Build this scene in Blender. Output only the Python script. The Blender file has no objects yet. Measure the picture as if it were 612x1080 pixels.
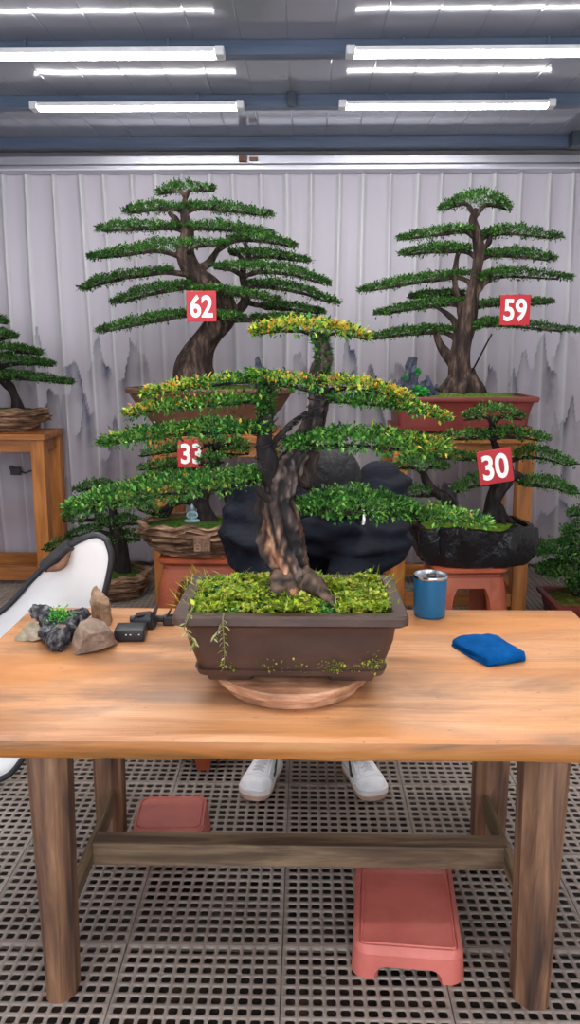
import bpy, bmesh, math, random
import numpy as np
from mathutils import Vector, Matrix, noise

rng = np.random.default_rng(7)
random.seed(7)
sc = bpy.context.scene
COL = sc.collection
PI = math.pi

# ------------------------------------------------------------------ camera
FPX = 860.0
PITCH = math.atan(170 / FPX)
YAW = math.atan(16 * math.cos(PITCH) / FPX)
CAM = np.array([0.0, 0.0, 1.5])
cp, sp, cy_, sy_ = math.cos(PITCH), math.sin(PITCH), math.cos(YAW), math.sin(YAW)
FW = np.array([-sy_ * cp, cy_ * cp, -sp])
RT = np.array([cy_, sy_, 0.0])
UP = np.cross(RT, FW)


def ray(px, py):
    return FW * FPX + RT * (px - 306) + UP * (540 - py)


def P(px, py, d):
    """point seen at pixel (px, py) standing d metres down the room"""
    v = ray(px, py)
    return CAM + v * (d / v[1])


def G(px, py, z):
    """point seen at pixel (px, py) on the level plane at height z"""
    v = ray(px, py)
    return CAM + v * ((z - CAM[2]) / v[2])


def S(p):
    """pixels per metre at a point"""
    return FPX / float(np.dot(np.asarray(p) - CAM, FW))


cam = bpy.data.cameras.new('camera')
camo = bpy.data.objects.new('camera', cam)
COL.objects.link(camo)
camo.matrix_world = Matrix(((RT[0], UP[0], -FW[0], CAM[0]), (RT[1], UP[1], -FW[1], CAM[1]),
                            (RT[2], UP[2], -FW[2], CAM[2]), (0, 0, 0, 1)))
cam.sensor_fit = 'VERTICAL'
cam.sensor_height = 36
cam.lens = 36 * FPX / 1080
cam.clip_start = .05
sc.camera = camo

# ------------------------------------------------------------------ materials


def srgb(r, g, b):
    f = lambda c: (c / 255 / 12.92) if c / 255 <= .04045 else ((c / 255 + .055) / 1.055) ** 2.4
    return (f(r), f(g), f(b), 1)


def new_mat(name):
    m = bpy.data.materials.new(name)
    m.use_nodes = True
    nt = m.node_tree
    return m, nt, nt.nodes['Principled BSDF']


def pmat(name, cols, scale=(5, 5, 5), rough=.6, rough2=None, metal=0, bump=0, bscale=None, detail=6, dist=0, spec=.5,
         nscale=1.0, coat=0):
    """noise-driven material: cols is a list of (position, rgb) along a colour ramp"""
    m, nt, b = new_mat(name)
    N, L = nt.nodes.new, nt.links.new
    tc = N('ShaderNodeTexCoord'); mp = N('ShaderNodeMapping')
    mp.inputs['Scale'].default_value = scale
    L(tc.outputs['Object'], mp.inputs['Vector'])
    nz = N('ShaderNodeTexNoise'); nz.inputs['Scale'].default_value = nscale
    nz.inputs['Detail'].default_value = detail
    nz.inputs['Distortion'].default_value = dist
    nz.inputs['Roughness'].default_value = .6
    L(mp.outputs['Vector'], nz.inputs['Vector'])
    cr = N('ShaderNodeValToRGB')
    el = cr.color_ramp.elements
    while len(el) < len(cols):
        el.new(.5)
    for e, (p, c) in zip(el, cols):
        e.position = p; e.color = srgb(*c)
    L(nz.outputs['Fac'], cr.inputs['Fac'])
    L(cr.outputs['Color'], b.inputs['Base Color'])
    b.inputs['Roughness'].default_value = rough
    b.inputs['Metallic'].default_value = metal
    b.inputs['Specular IOR Level'].default_value = spec
    b.inputs['Coat Weight'].default_value = coat
    if rough2 is not None:
        mr = N('ShaderNodeMapRange')
        mr.inputs['From Min'].default_value = .35; mr.inputs['From Max'].default_value = .65
        mr.inputs['To Min'].default_value = rough; mr.inputs['To Max'].default_value = rough2
        n3 = N('ShaderNodeTexNoise'); n3.inputs['Scale'].default_value = 4
        L(tc.outputs['Object'], n3.inputs['Vector'])
        L(n3.outputs['Fac'], mr.inputs['Value']); L(mr.outputs['Result'], b.inputs['Roughness'])
    if bump:
        bp = N('ShaderNodeBump'); bp.inputs['Strength'].default_value = bump
        bp.inputs['Distance'].default_value = .01
        if bscale:
            n2 = N('ShaderNodeTexNoise'); m2 = N('ShaderNodeMapping')
            m2.inputs['Scale'].default_value = bscale
            n2.inputs['Scale'].default_value = 1; n2.inputs['Detail'].default_value = 5
            L(tc.outputs['Object'], m2.inputs['Vector']); L(m2.outputs['Vector'], n2.inputs['Vector'])
            L(n2.outputs['Fac'], bp.inputs['Height'])
        else:
            L(nz.outputs['Fac'], bp.inputs['Height'])
        L(bp.outputs['Normal'], b.inputs['Normal'])
    return m


def cmat(name, rough=.5, transl=.25, spec=.4):
    """material coloured by the mesh's own colour attribute (leaf hues, printed cloth)"""
    m, nt, b = new_mat(name)
    N, L = nt.nodes.new, nt.links.new
    a = N('ShaderNodeAttribute'); a.attribute_name = 'Col'
    L(a.outputs['Color'], b.inputs['Base Color'])
    b.inputs['Roughness'].default_value = rough
    b.inputs['Specular IOR Level'].default_value = spec
    if transl:
        t = N('ShaderNodeBsdfTranslucent'); mx = N('ShaderNodeMixShader')
        mx.inputs['Fac'].default_value = transl
        L(a.outputs['Color'], t.inputs['Color'])
        L(b.outputs['BSDF'], mx.inputs[1]); L(t.outputs['BSDF'], mx.inputs[2])
        L(mx.outputs['Shader'], nt.nodes['Material Output'].inputs['Surface'])
    return m


def emat(name, strength, col=(1, 1, 1)):
    m, nt, b = new_mat(name)
    b.inputs['Base Color'].default_value = (.9, .9, .9, 1)
    b.inputs['Emission Color'].default_value = (*col, 1)
    b.inputs['Emission Strength'].default_value = strength
    return m


M = {}
M['leaf'] = cmat('leaf', .5, .22, .25)
M['bark'] = pmat('bark', [(.3, (22, 18, 18)), (.5, (58, 46, 42)), (.62, (96, 78, 68)), (.75, (128, 108, 96))], (34, 34, 7), .85, bump=.9, spec=.2)
M['bark_dark'] = pmat('bark_dark', [(.3, (16, 14, 16)), (.55, (40, 33, 32)), (.75, (72, 60, 55))], (40, 40, 9), .85, bump=.9, spec=.2)
M['bark_main'] = pmat('bark_main', [(.28, (20, 16, 17)), (.45, (46, 37, 37)), (.55, (84, 64, 55)), (.62, (150, 100, 72)), (.74, (184, 134, 100))], (15, 15, 3.2), .75, bump=1.0, bscale=(70, 70, 14), dist=.6, spec=.25, nscale=1)
M['bark_old'] = cmat('bark_old', .75, 0, .3)
M['bark_grey'] = pmat('bark_grey', [(.3, (44, 40, 42)), (.55, (86, 80, 80)), (.75, (124, 116, 112))], (40, 40, 8), .85, bump=.8, spec=.2)
M['wire'] = pmat('wire', [(.4, (22, 20, 22)), (.6, (40, 38, 40))], (20, 20, 20), .45, metal=.6)
M['moss'] = pmat('moss', [(.3, (40, 62, 20)), (.5, (76, 104, 30)), (.7, (112, 134, 46))], (60, 60, 60), .95, bump=1, spec=.1)
M['moss_dark'] = pmat('moss_dark', [(.3, (30, 50, 18)), (.5, (52, 82, 26)), (.7, (80, 104, 40))], (60, 60, 60), .95, bump=1, spec=.1)
M['soil'] = pmat('soil', [(.3, (40, 34, 20)), (.6, (92, 96, 36)), (.75, (120, 110, 60))], (30, 30, 30), .95, bump=1, spec=.1)
M['pot_brown'] = pmat('pot_brown', [(.3, (56, 35, 27)), (.55, (68, 44, 34)), (.75, (84, 59, 48))], (7, 7, 14), .42, rough2=.55, bump=.08, bscale=(90, 90, 90))
M['pot_red'] = pmat('pot_red', [(.3, (98, 36, 31)), (.6, (116, 44, 38)), (.8, (128, 60, 52))], (6, 6, 10), .45, bump=.05)
M['pot_oval'] = pmat('pot_oval', [(.3, (82, 54, 38)), (.55, (104, 70, 50)), (.75, (96, 80, 56))], (5, 5, 12), .65, bump=.15)
M['pot_black'] = pmat('pot_black', [(.3, (7, 7, 10)), (.6, (16, 16, 20)), (.8, (40, 40, 46))], (18, 18, 10), .26, bump=.9, bscale=(45, 45, 30))
M['pot_rock'] = pmat('pot_rock', [(.3, (44, 30, 24)), (.45, (98, 72, 55)), (.6, (146, 114, 90)), (.75, (182, 152, 124))], (9, 9, 60), .8, bump=.8, spec=.25)
M['terra'] = pmat('terracotta', [(.3, (136, 62, 36)), (.55, (160, 76, 45)), (.75, (172, 90, 58))], (5, 5, 5), .45, bump=.03)
M['terra_pink'] = pmat('terracotta_pink', [(.3, (176, 90, 78)), (.55, (196, 104, 92)), (.75, (206, 120, 106))], (6, 6, 6), .5, bump=.03)
M['orange_wood'] = pmat('orange_wood', [(.3, (118, 66, 22)), (.5, (172, 104, 40)), (.65, (196, 124, 56)), (.8, (204, 138, 70))], (22, 22, 2.2), .45, bump=.12)
M['orange_wood_x'] = pmat('orange_wood_x', [(.3, (112, 66, 28)), (.5, (160, 98, 44)), (.65, (186, 118, 58)), (.8, (200, 136, 74))], (2.2, 22, 22), .45, bump=.12)
M['leg_wood'] = pmat('leg_wood', [(.28, (52, 34, 26)), (.42, (92, 62, 44)), (.56, (126, 90, 64)), (.75, (164, 126, 94))], (26, 26, 2.4), .6, bump=.2, dist=.4)
M['rail_wood'] = pmat('rail_wood', [(.28, (56, 43, 31)), (.45, (92, 71, 52)), (.58, (122, 98, 74)), (.75, (150, 124, 98))], (2.6, 28, 28), .65, bump=.2, dist=.4)
M['rail_wood_y'] = pmat('rail_wood_y', [(.28, (70, 62, 36)), (.45, (100, 84, 58)), (.58, (130, 108, 82)), (.75, (152, 130, 104))], (28, 2.6, 28), .65, bump=.2, dist=.4)
M['turn_wood'] = pmat('turn_wood', [(.3, (108, 72, 50)), (.5, (160, 112, 82)), (.6, (190, 142, 110)), (.75, (208, 166, 136))], (8, 14, 40), .55, bump=.12)
M['jacket'] = pmat('jacket_cloth', [(.3, (5, 8, 17)), (.6, (9, 14, 27)), (.8, (14, 20, 36))], (12, 12, 12), .7, bump=.5, bscale=(26, 26, 60), spec=.15)
M['trousers'] = pmat('trouser_cloth', [(.3, (16, 17, 22)), (.7, (28, 29, 34))], (20, 20, 20), .8)
M['skin'] = pmat('skin', [(.3, (196, 148, 122)), (.7, (214, 168, 142))], (10, 10, 10), .5)
M['hair'] = pmat('hair', [(.3, (8, 8, 9)), (.55, (20, 19, 22)), (.75, (46, 45, 50))], (70, 16, 70), .5, bump=1, spec=.2)
M['white_shoe'] = pmat('white_shoe', [(.3, (226, 224, 226)), (.7, (240, 238, 240))], (30, 30, 30), .5, bump=.05)
M['lace'] = pmat('lace', [(.3, (190, 186, 190)), (.7, (210, 206, 210))], (20, 20, 20), .7)
M['gum_sole'] = pmat('gum_sole', [(.3, (176, 138, 116)), (.7, (206, 172, 150))], (20, 20, 20), .6)
M['white_sole'] = pmat('white_sole', [(.3, (216, 206, 202)), (.7, (236, 228, 226))], (20, 20, 20), .6)
M['green_logo'] = pmat('green_logo', [(.3, (16, 92, 52)), (.7, (26, 110, 64))], (20, 20, 20), .4)
M['dark_logo'] = pmat('dark_logo', [(.3, (40, 58, 52)), (.7, (52, 72, 64))], (20, 20, 20), .4)
M['reflector'] = pmat('reflector_cloth', [(.25, (206, 190, 172)), (.36, (240, 236, 234)), (.7, (246, 243, 243))], (3, 3, 5), .6)
M['black_rim'] = pmat('black_rim', [(.3, (30, 30, 33)), (.7, (52, 52, 56))], (20, 20, 20), .5)
M['strap'] = pmat('brown_strap', [(.3, (96, 66, 50)), (.7, (140, 100, 78))], (20, 20, 20), .7)
M['cup_blue'] = pmat('cup_blue', [(.3, (12, 92, 138)), (.7, (22, 108, 156))], (8, 8, 8), .38, metal=.15)
M['steel'] = pmat('steel', [(.3, (190, 192, 196)), (.7, (222, 224, 228))], (8, 8, 8), .22, metal=1)
M['towel'] = pmat('towel_blue', [(.3, (0, 62, 118)), (.5, (2, 76, 138)), (.7, (10, 88, 152))], (26, 26, 26), .95, bump=.5, bscale=(260, 260, 260), spec=.1)
M['plastic_black'] = pmat('plastic_black', [(.3, (22, 22, 26)), (.7, (40, 40, 45))], (20, 20, 20), .42)
M['rock_grey'] = pmat('rock_grey', [(.3, (98, 82, 72)), (.5, (132, 112, 98)), (.7, (160, 140, 124))], (24, 24, 24), .85, bump=.6, spec=.2)
M['rock_tan'] = pmat('rock_tan', [(.3, (116, 90, 70)), (.5, (148, 120, 96)), (.7, (176, 150, 126))], (24, 24, 24), .85, bump=.6, spec=.2)
M['rock_lava'] = pmat('rock_lava', [(.3, (20, 20, 24)), (.46, (56, 56, 62)), (.58, (110, 108, 110)), (.72, (160, 156, 152))], (46, 46, 46), .85, bump=1, spec=.2)
M['rock_pale'] = pmat('rock_pale', [(.3, (138, 128, 108)), (.55, (172, 160, 138)), (.75, (190, 180, 160))], (30, 30, 30), .85, bump=.5, spec=.2)
M['rockery'] = pmat('rockery', [(.3, (34, 36, 46)), (.55, (72, 76, 90)), (.75, (112, 116, 128))], (40, 40, 30), .85, bump=.9, spec=.2)
M['jade'] = pmat('jade_glaze', [(.3, (82, 112, 116)), (.7, (120, 150, 152))], (30, 30, 30), .4)
M['tag_red'] = pmat('tag_red', [(.3, (172, 4, 22)), (.7, (184, 8, 28))], (8, 8, 8), .4)
M['tag_white'] = pmat('tag_white', [(.3, (244, 240, 232)), (.7, (250, 248, 242))], (8, 8, 8), .5)
M['floor'] = pmat('grating_plastic', [(.3, (114, 100, 91)), (.5, (138, 125, 116)), (.7, (154, 142, 133))], (1.6, 1.6, 1.6), .38, rough2=.6, bump=.05)
M['ground'] = pmat('wet_ground', [(.3, (18, 16, 18)), (.5, (46, 37, 32)), (.62, (86, 62, 47)), (.75, (110, 94, 84))], (9, 9, 9), .5, rough2=.7, bump=.6)
M['ceiling'] = pmat('ceiling_panel', [(.3, (132, 134, 148)), (.7, (146, 147, 160))], (.8, .8, .8), .11, bump=0, spec=.4)
M['beam'] = pmat('steel_beam', [(.3, (70, 82, 104)), (.5, (84, 98, 122)), (.75, (98, 112, 134))], (1.5, 20, 20), .45, bump=.1)
M['beam_dark'] = pmat('beam_dark', [(.3, (52, 60, 72)), (.7, (70, 78, 92))], (10, 10, 10), .5)
M['wall'] = pmat('wall_paint', [(.3, (206, 202, 200)), (.7, (222, 218, 216))], (2, 2, 2), .7)
M['skirt'] = pmat('skirting', [(.3, (178, 170, 162)), (.7, (200, 192, 184))], (3, 3, 3), .7)
M['alu'] = pmat('aluminium', [(.3, (196, 194, 202)), (.7, (220, 218, 226))], (.8, 20, 20), .32, metal=.85)
M['tube'] = emat('lamp_tube', 26, (1.0, .985, .97))
M['lamp_body'] = pmat('lamp_body', [(.3, (206, 206, 210)), (.7, (226, 226, 230))], (8, 8, 8), .4)
M['curtain'] = cmat('printed_sheer', .8, .3, .1)


def top_mat():
    """planed tabletop: long grain, grey water stains, pale worn streaks"""
    m, nt, b = new_mat('tabletop_wood')
    N, L = nt.nodes.new, nt.links.new
    tc = N('ShaderNodeTexCoord')

    def nz(scale, detail=6, dist=0, rough=.6):
        mp = N('ShaderNodeMapping'); mp.inputs['Scale'].default_value = scale
        n = N('ShaderNodeTexNoise'); n.inputs['Scale'].default_value = 1
        n.inputs['Detail'].default_value = detail; n.inputs['Distortion'].default_value = dist
        n.inputs['Roughness'].default_value = rough
        L(tc.outputs['Object'], mp.inputs['Vector']); L(mp.outputs['Vector'], n.inputs['Vector'])
        return n.outputs['Fac']

    def ramp(fac, cols):
        r = N('ShaderNodeValToRGB'); el = r.color_ramp.elements
        while len(el) < len(cols):
            el.new(.5)
        for e, (p, c) in zip(el, cols):
            e.position = p; e.color = srgb(*c) if len(c) == 3 else c
        L(fac, r.inputs['Fac'])
        return r.outputs['Color']

    def mix(fac, a, c, t='MIX'):
        x = N('ShaderNodeMix'); x.data_type = 'RGBA'; x.blend_type = t
        if isinstance(fac, float):
            x.inputs['Factor'].default_value = fac
        else:
            L(fac, x.inputs['Factor'])
        L(a, x.inputs['A'])
        if isinstance(c, tuple):
            x.inputs['B'].default_value = c
        else:
            L(c, x.inputs['B'])
        return x.outputs['Result']
    W = (1, 1, 1, 1); K = (0, 0, 0, 1)
    grain = ramp(nz((1.1, 11, 11), 9, .9, .7), [(.25, (160, 104, 64)), (.42, (198, 140, 94)), (.58, (214, 158, 112)), (.78, (230, 184, 142))])
    fine = ramp(nz((5, 120, 120), 4), [(.3, (200, 190, 182)), (.7, (255, 255, 255))])
    c = mix(.55, grain, fine, 'MULTIPLY')
    st = ramp(nz((1.9, 5.5, 3), 5, .8), [(.47, K), (.62, W)])
    sm = N('ShaderNodeMath'); sm.operation = 'MULTIPLY'; sm.inputs[1].default_value = .62
    L(st, sm.inputs[0])
    c = mix(sm.outputs[0], c, srgb(122, 90, 70))
    orange = ramp(nz((1.1, 3.2, 2), 3, .3), [(.5, K), (.62, W)])
    om = N('ShaderNodeMath'); om.operation = 'MULTIPLY'; om.inputs[1].default_value = .6
    L(orange, om.inputs[0])
    c = mix(om.outputs[0], c, srgb(206, 132, 66))
    speck = ramp(nz((38, 70, 60), 3), [(.66, K), (.7, W)])
    sk = N('ShaderNodeMath'); sk.operation = 'MULTIPLY'; sk.inputs[1].default_value = .5
    L(speck, sk.inputs[0])
    c = mix(sk.outputs[0], c, srgb(110, 74, 52))
    L(c, b.inputs['Base Color'])
    mr = N('ShaderNodeMapRange')
    mr.inputs['From Min'].default_value = .4; mr.inputs['From Max'].default_value = .62
    mr.inputs['To Min'].default_value = .5; mr.inputs['To Max'].default_value = .3
    L(nz((2.2, 6, 3), 4), mr.inputs['Value']); L(mr.outputs['Result'], b.inputs['Roughness'])
    bp = N('ShaderNodeBump'); bp.inputs['Strength'].default_value = .12; bp.inputs['Distance'].default_value = .006
    L(nz((4, 60, 60), 6), bp.inputs['Height']); L(bp.outputs['Normal'], b.inputs['Normal'])
    return m


M['top'] = top_mat()
M['edge'] = pmat('tabletop_edge', [(.25, (66, 46, 26)), (.4, (118, 78, 38)), (.52, (160, 98, 44)), (.64, (172, 116, 62)), (.76, (108, 86, 46))], (2.0, 8, 26), .42, bump=.15, dist=.5)

# ------------------------------------------------------------------ object helpers
LOC = {}


def tag(o, label, cat, group=None, kind=None):
    o['label'] = label; o['category'] = cat
    if group: o['group'] = group
    if kind: o['kind'] = kind
    return o


def thing(name, loc, label, cat, group=None, rz=0):
    o = bpy.data.objects.new(name, None)
    COL.objects.link(o)
    o.empty_display_size = .05
    o.location = loc
    o.rotation_euler = (0, 0, rz)
    LOC[o.name] = np.array(loc, float)
    return tag(o, label, cat, group)


def build(name, V, F, mat, parent=None, smooth=False, cols=None, local=False, kind=None, label=None, sharp=None):
    """link one mesh object; V are world coordinates unless local"""
    V = np.asarray(V, float).reshape(-1, 3)
    if parent is not None:
        o_ = LOC[parent.name]
        if not local:
            V = V - o_
    else:
        o_ = np.zeros(3)
        if not local and len(V):
            o_ = np.array([(V[:, 0].min() + V[:, 0].max()) / 2, (V[:, 1].min() + V[:, 1].max()) / 2, V[:, 2].min()])
            V = V - o_
    me = bpy.data.meshes.new(name)
    if isinstance(F, np.ndarray):
        nf, k = F.shape
        me.vertices.add(len(V)); me.vertices.foreach_set('co', V.ravel())
        me.loops.add(nf * k); me.loops.foreach_set('vertex_index', F.ravel().astype(np.int32))
        me.polygons.add(nf)
        me.polygons.foreach_set('loop_start', np.arange(0, nf * k, k, dtype=np.int32))
        me.update(calc_edges=True)
    else:
        me.from_pydata(V.tolist(), [], F)
        me.update()
    me.validate()
    mats = mat if isinstance(mat, (list, tuple)) else [mat]
    for m in mats:
        me.materials.append(m)
    if smooth:
        me.polygons.foreach_set('use_smooth', np.ones(len(me.polygons), bool))
        if sharp:
            me.set_sharp_from_angle(angle=math.radians(sharp))
    if cols is not None:
        a = me.color_attributes.new('Col', 'FLOAT_COLOR', 'POINT')
        c4 = np.ones((len(V), 4), np.float32); c4[:, :3] = cols
        a.data.foreach_set('color', c4.ravel())
    ob = bpy.data.objects.new(name, me)
    COL.objects.link(ob)
    if parent is not None:
        ob.parent = parent
    else:
        ob.location = o_
    LOC[ob.name] = o_
    if kind: ob['kind'] = kind
    if label: ob['label'] = label
    return ob


class MB:
    """collects shapes into one mesh"""

    def __init__(s):
        s.V = []; s.F = []; s.n = 0

    def add(s, V, F):
        V = np.asarray(V, float).reshape(-1, 3)
        s.V.append(V)
        for f in F:
            s.F.append([int(i) + s.n for i in f])
        s.n += len(V)
        return s

    def build(s, name, mat, parent=None, **k):
        return build(name, np.concatenate(s.V), s.F, mat, parent, **k)


def bevel_box(x0, x1, y0, y1, z0, z1, b=.006, seg=2):
    bm = bmesh.new()
    bmesh.ops.create_cube(bm, size=1)
    for v in bm.verts:
        v.co = Vector((x0 + (v.co.x + .5) * (x1 - x0), y0 + (v.co.y + .5) * (y1 - y0), z0 + (v.co.z + .5) * (z1 - z0)))
    if b:
        bmesh.ops.bevel(bm, geom=bm.edges[:], offset=b, segments=seg, profile=.5, affect='EDGES')
    V = np.array([v.co[:] for v in bm.verts]); bm.verts.index_update()
    F = [[v.index for v in f.verts] for f in bm.faces]
    bm.free()
    return V, F


def rot(V, ax, a, c=(0, 0, 0)):
    R = np.array(Matrix.Rotation(a, 3, ax))
    c = np.asarray(c, float)
    return (np.asarray(V) - c) @ R.T + c


def rrect(hx, hy, r, n=6):
    """rounded rectangle loop, counter-clockwise"""
    r = min(r, hx * .999, hy * .999)
    pts = []
    for cx, cy, a0 in ((hx - r, hy - r, 0), (-hx + r, hy - r, PI / 2), (-hx + r, -hy + r, PI), (hx - r, -hy + r, 1.5 * PI)):
        for i in range(n + 1):
            a = a0 + PI / 2 * i / n
            pts.append((cx + r * math.cos(a), cy + r * math.sin(a)))
    return np.array(pts)


def loft(loops, cap0=True, cap1=True):
    n = len(loops[0])
    V = np.concatenate(loops)
    F = []
    for k in range(len(loops) - 1):
        for i in range(n):
            j = (i + 1) % n
            F.append([k * n + i, k * n + j, (k + 1) * n + j, (k + 1) * n + i])
    if cap0: F.append(list(range(n))[::-1])
    if cap1: F.append([(len(loops) - 1) * n + i for i in range(n)])
    return V, F


def rloft(c, secs, n=6, cap0=True, cap1=True, rz=0):
    """secs: (z, half x, half y, corner radius); c: centre x, y"""
    loops = []
    for z, hx, hy, r in secs:
        p = rrect(hx, hy, r, n)
        if rz:
            p = p @ np.array([[math.cos(rz), math.sin(rz)], [-math.sin(rz), math.cos(rz)]])
        loops.append(np.column_stack([p[:, 0] + c[0], p[:, 1] + c[1], np.full(len(p), z)]))
    return loft(loops, cap0, cap1)


def lathe(c, prof, n=40, sx=1, sy=1, cap0=True, cap1=True, fn=None):
    loops = []
    for k, (r, z) in enumerate(prof):
        a = np.arange(n) * 2 * PI / n
        rr = np.full(n, r)
        if fn: rr = rr * np.array([fn(t, z) for t in a])
        loops.append(np.column_stack([c[0] + rr * np.cos(a) * sx, c[1] + rr * np.sin(a) * sy, np.full(n, z)]))
    return loft(loops, cap0, cap1)


def catmull(pts, per=6):
    pts = np.asarray(pts, float)
    if len(pts) < 3:
        t = np.linspace(0, 1, per + 1)[:, None]
        return pts[0] * (1 - t) + pts[1] * t
    q = np.vstack([2 * pts[0] - pts[1], pts, 2 * pts[-1] - pts[-2]])
    out = []
    for i in range(1, len(q) - 2):
        for t in np.arange(per) / per:
            out.append(.5 * ((2 * q[i]) + (-q[i - 1] + q[i + 1]) * t + (2 * q[i - 1] - 5 * q[i] + 4 * q[i + 1] - q[i + 2]) * t * t
                             + (-q[i - 1] + 3 * q[i] - 3 * q[i + 1] + q[i + 2]) * t ** 3))
    out.append(q[-2])
    return np.array(out)


def tube(pts, rad, n=10, per=6, amp=0, freq=8, smooth=True, seed=0, closed=False, flute=0):
    """tube through points with a radius at each"""
    pts = np.asarray(pts, float)
    rad = np.full(len(pts), rad, float) if np.isscalar(rad) else np.asarray(rad, float)
    if smooth:
        q = catmull(np.column_stack([pts, rad]), per)
        pts, rad = q[:, :3], np.maximum(q[:, 3], .0004)
    m = len(pts)
    tan = np.gradient(pts, axis=0)
    if closed:
        tan = np.roll(pts, -1, 0) - np.roll(pts, 1, 0)
    tan /= np.linalg.norm(tan, axis=1)[:, None] + 1e-12
    nrm = np.cross(tan[0], [0, 0, 1.0])
    if np.linalg.norm(nrm) < .1: nrm = np.cross(tan[0], [0, 1.0, 0])
    nrm /= np.linalg.norm(nrm)
    loops = []
    a = np.arange(n) * 2 * PI / n
    for i in range(m):
        nrm = nrm - tan[i] * np.dot(nrm, tan[i]); nrm /= np.linalg.norm(nrm)
        b = np.cross(tan[i], nrm)
        rr = np.full(n, rad[i])
        if flute:
            rr = rr * (1 + flute * (np.sin(a * 5 + i * .12 + seed) * .5 + np.sin(a * 3 - i * .17 + seed * 2) * .5))
        dirs = np.cos(a)[:, None] * nrm + np.sin(a)[:, None] * b
        L = pts[i] + dirs * rr[:, None]
        if amp:
            for k in range(n):
                L[k] += dirs[k] * rad[i] * amp * noise.noise(Vector(L[k] * freq / max(rad.max(), .004) * .05) + Vector((seed, 0, 0)))
        loops.append(L)
    if closed:
        V, F = loft(loops, False, False)
        k = (m - 1) * n
        # best cyclic match between last and first ring
        off = int(np.argmin([np.linalg.norm(np.roll(loops[0], -s, 0) - loops[-1]) for s in range(n)]))
        for i in range(n):
            j = (i + 1) % n
            F.append([k + i, k + j, (j + off) % n, (i + off) % n])
        return V, F
    return loft(loops)


def copy_thing(src, loc, rz=None, label=None, parts=True):
    c = src.copy(); COL.objects.link(c)
    c.location = loc
    if rz is not None: c.rotation_euler = (0, 0, rz)
    if label: c['label'] = label

    def rec(a, b):
        for ch in [o for o in bpy.data.objects if o.parent == a]:
            d = ch.copy(); COL.objects.link(d); d.parent = b
            rec(ch, d)
    rec(src, c)
    return c


def noisy(V, amp, scale, seed=0, octv=3, axis=(1, 1, 1)):
    V = np.array(V, float)
    out = V.copy()
    for i, v in enumerate(V):
        s = Vector((v[0] * scale * axis[0] + seed, v[1] * scale * axis[1], v[2] * scale * axis[2]))
        out[i] += np.array(noise.turbulence_vector(s, octv, False)) * amp
    return out


# ------------------------------------------------------------------ foliage
GREENS = np.array([srgb(42, 92, 36)[:3], srgb(62, 120, 44)[:3], srgb(92, 148, 58)[:3], srgb(32, 72, 36)[:3], srgb(124, 170, 78)[:3]])
DARKS = np.array([srgb(46, 88, 40)[:3], srgb(62, 110, 46)[:3], srgb(82, 132, 58)[:3], srgb(38, 72, 38)[:3], srgb(108, 152, 74)[:3]])
YELLOW = np.array([srgb(196, 196, 70)[:3], srgb(222, 176, 66)[:3], srgb(228, 148, 60)[:3], srgb(160, 184, 62)[:3], srgb(182, 196, 72)[:3]])
LIME = np.array([srgb(158, 180, 46)[:3], srgb(190, 204, 70)[:3], srgb(128, 160, 40)[:3], srgb(100, 136, 40)[:3], srgb(200, 188, 90)[:3]])


def leaf_mesh(B, D, L, W, cols, fold=True):
    """leaves with base B, direction D, length L and width W"""
    n = len(B)
    D = D / (np.linalg.norm(D, axis=1)[:, None] + 1e-9)
    r = rng.normal(size=(n, 3))
    r[:, 2] *= .35
    side = np.cross(D, np.array([0, 0, 1.0]) + r * .35)
    side /= np.linalg.norm(side, axis=1)[:, None] + 1e-9
    nor = np.cross(side, D)
    L = L[:, None]; W = W[:, None]
    base = B
    tip = B + D * L - nor * L * .12
    lf = B + D * L * .5 - side * W * .5 + nor * W * .18
    rt = B + D * L * .5 + side * W * .5 + nor * W * .18
    if fold:
        mid = B + D * L * .5
        V = np.stack([base, rt, tip, lf, mid], 1).reshape(-1, 3)
        i = np.arange(n)[:, None] * 5
        F = np.concatenate([i + np.array([0, 1, 2, 4]), i + np.array([0, 4, 2, 3])])
        C = np.repeat(cols, 5, 0)
    else:
        V = np.stack([base, rt, tip, lf], 1).reshape(-1, 3)
        F = np.arange(n)[:, None] * 4 + np.array([0, 1, 2, 3])
        C = np.repeat(cols, 4, 0)
    return V, F, C


def pick(pal, n):
    c = pal[rng.integers(0, len(pal), n)]
    return np.clip(c * rng.uniform(.75, 1.25, (n, 1)), 0, 1)


def pad_points(spine, th, hd, n, taper=(.35, .35)):
    """cluster bases and outward directions over a lens-shaped cloud along a spine; th, hd are half sizes"""
    u = rng.uniform(0, 1, n)
    w = rng.uniform(-1, 1, n)
    k = len(spine) - 1
    f = u * k
    i = np.minimum(f.astype(int), k - 1); t = (f - i)[:, None]
    c = spine[i] * (1 - t) + spine[i + 1] * t
    prof = np.clip(np.minimum(u / taper[0], (1 - u) / taper[1]), 0, 1) ** .75
    prof = .14 + .86 * prof
    lump = np.array([noise.noise(Vector((a * 9, b * 2.3, hd * 50 + spine[0][0] * 7))) for a, b in zip(u, w)])
    prof = prof * (1 + .35 * lump)
    s = rng.uniform(0, 1, n)
    top = s < .72
    v = np.where(top, rng.uniform(.35, 1, n), rng.uniform(-.75, .35, n))
    round_ = np.sqrt(np.clip(1 - w * w, .02, 1))
    pos = c.copy()
    pos[:, 1] += w * hd * prof
    pos[:, 2] += v * th * prof * (.35 + .65 * round_)
    ax = spine[-1] - spine[0]; ax /= np.linalg.norm(ax)
    out = np.zeros((n, 3))
    out[:, 1] = w * 1.1
    out[:, 2] = v * .9 + .35
    out += ax * (np.clip((u - .5) * 2, -1, 1) ** 3)[:, None] * 1.2
    return pos, out, u


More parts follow.
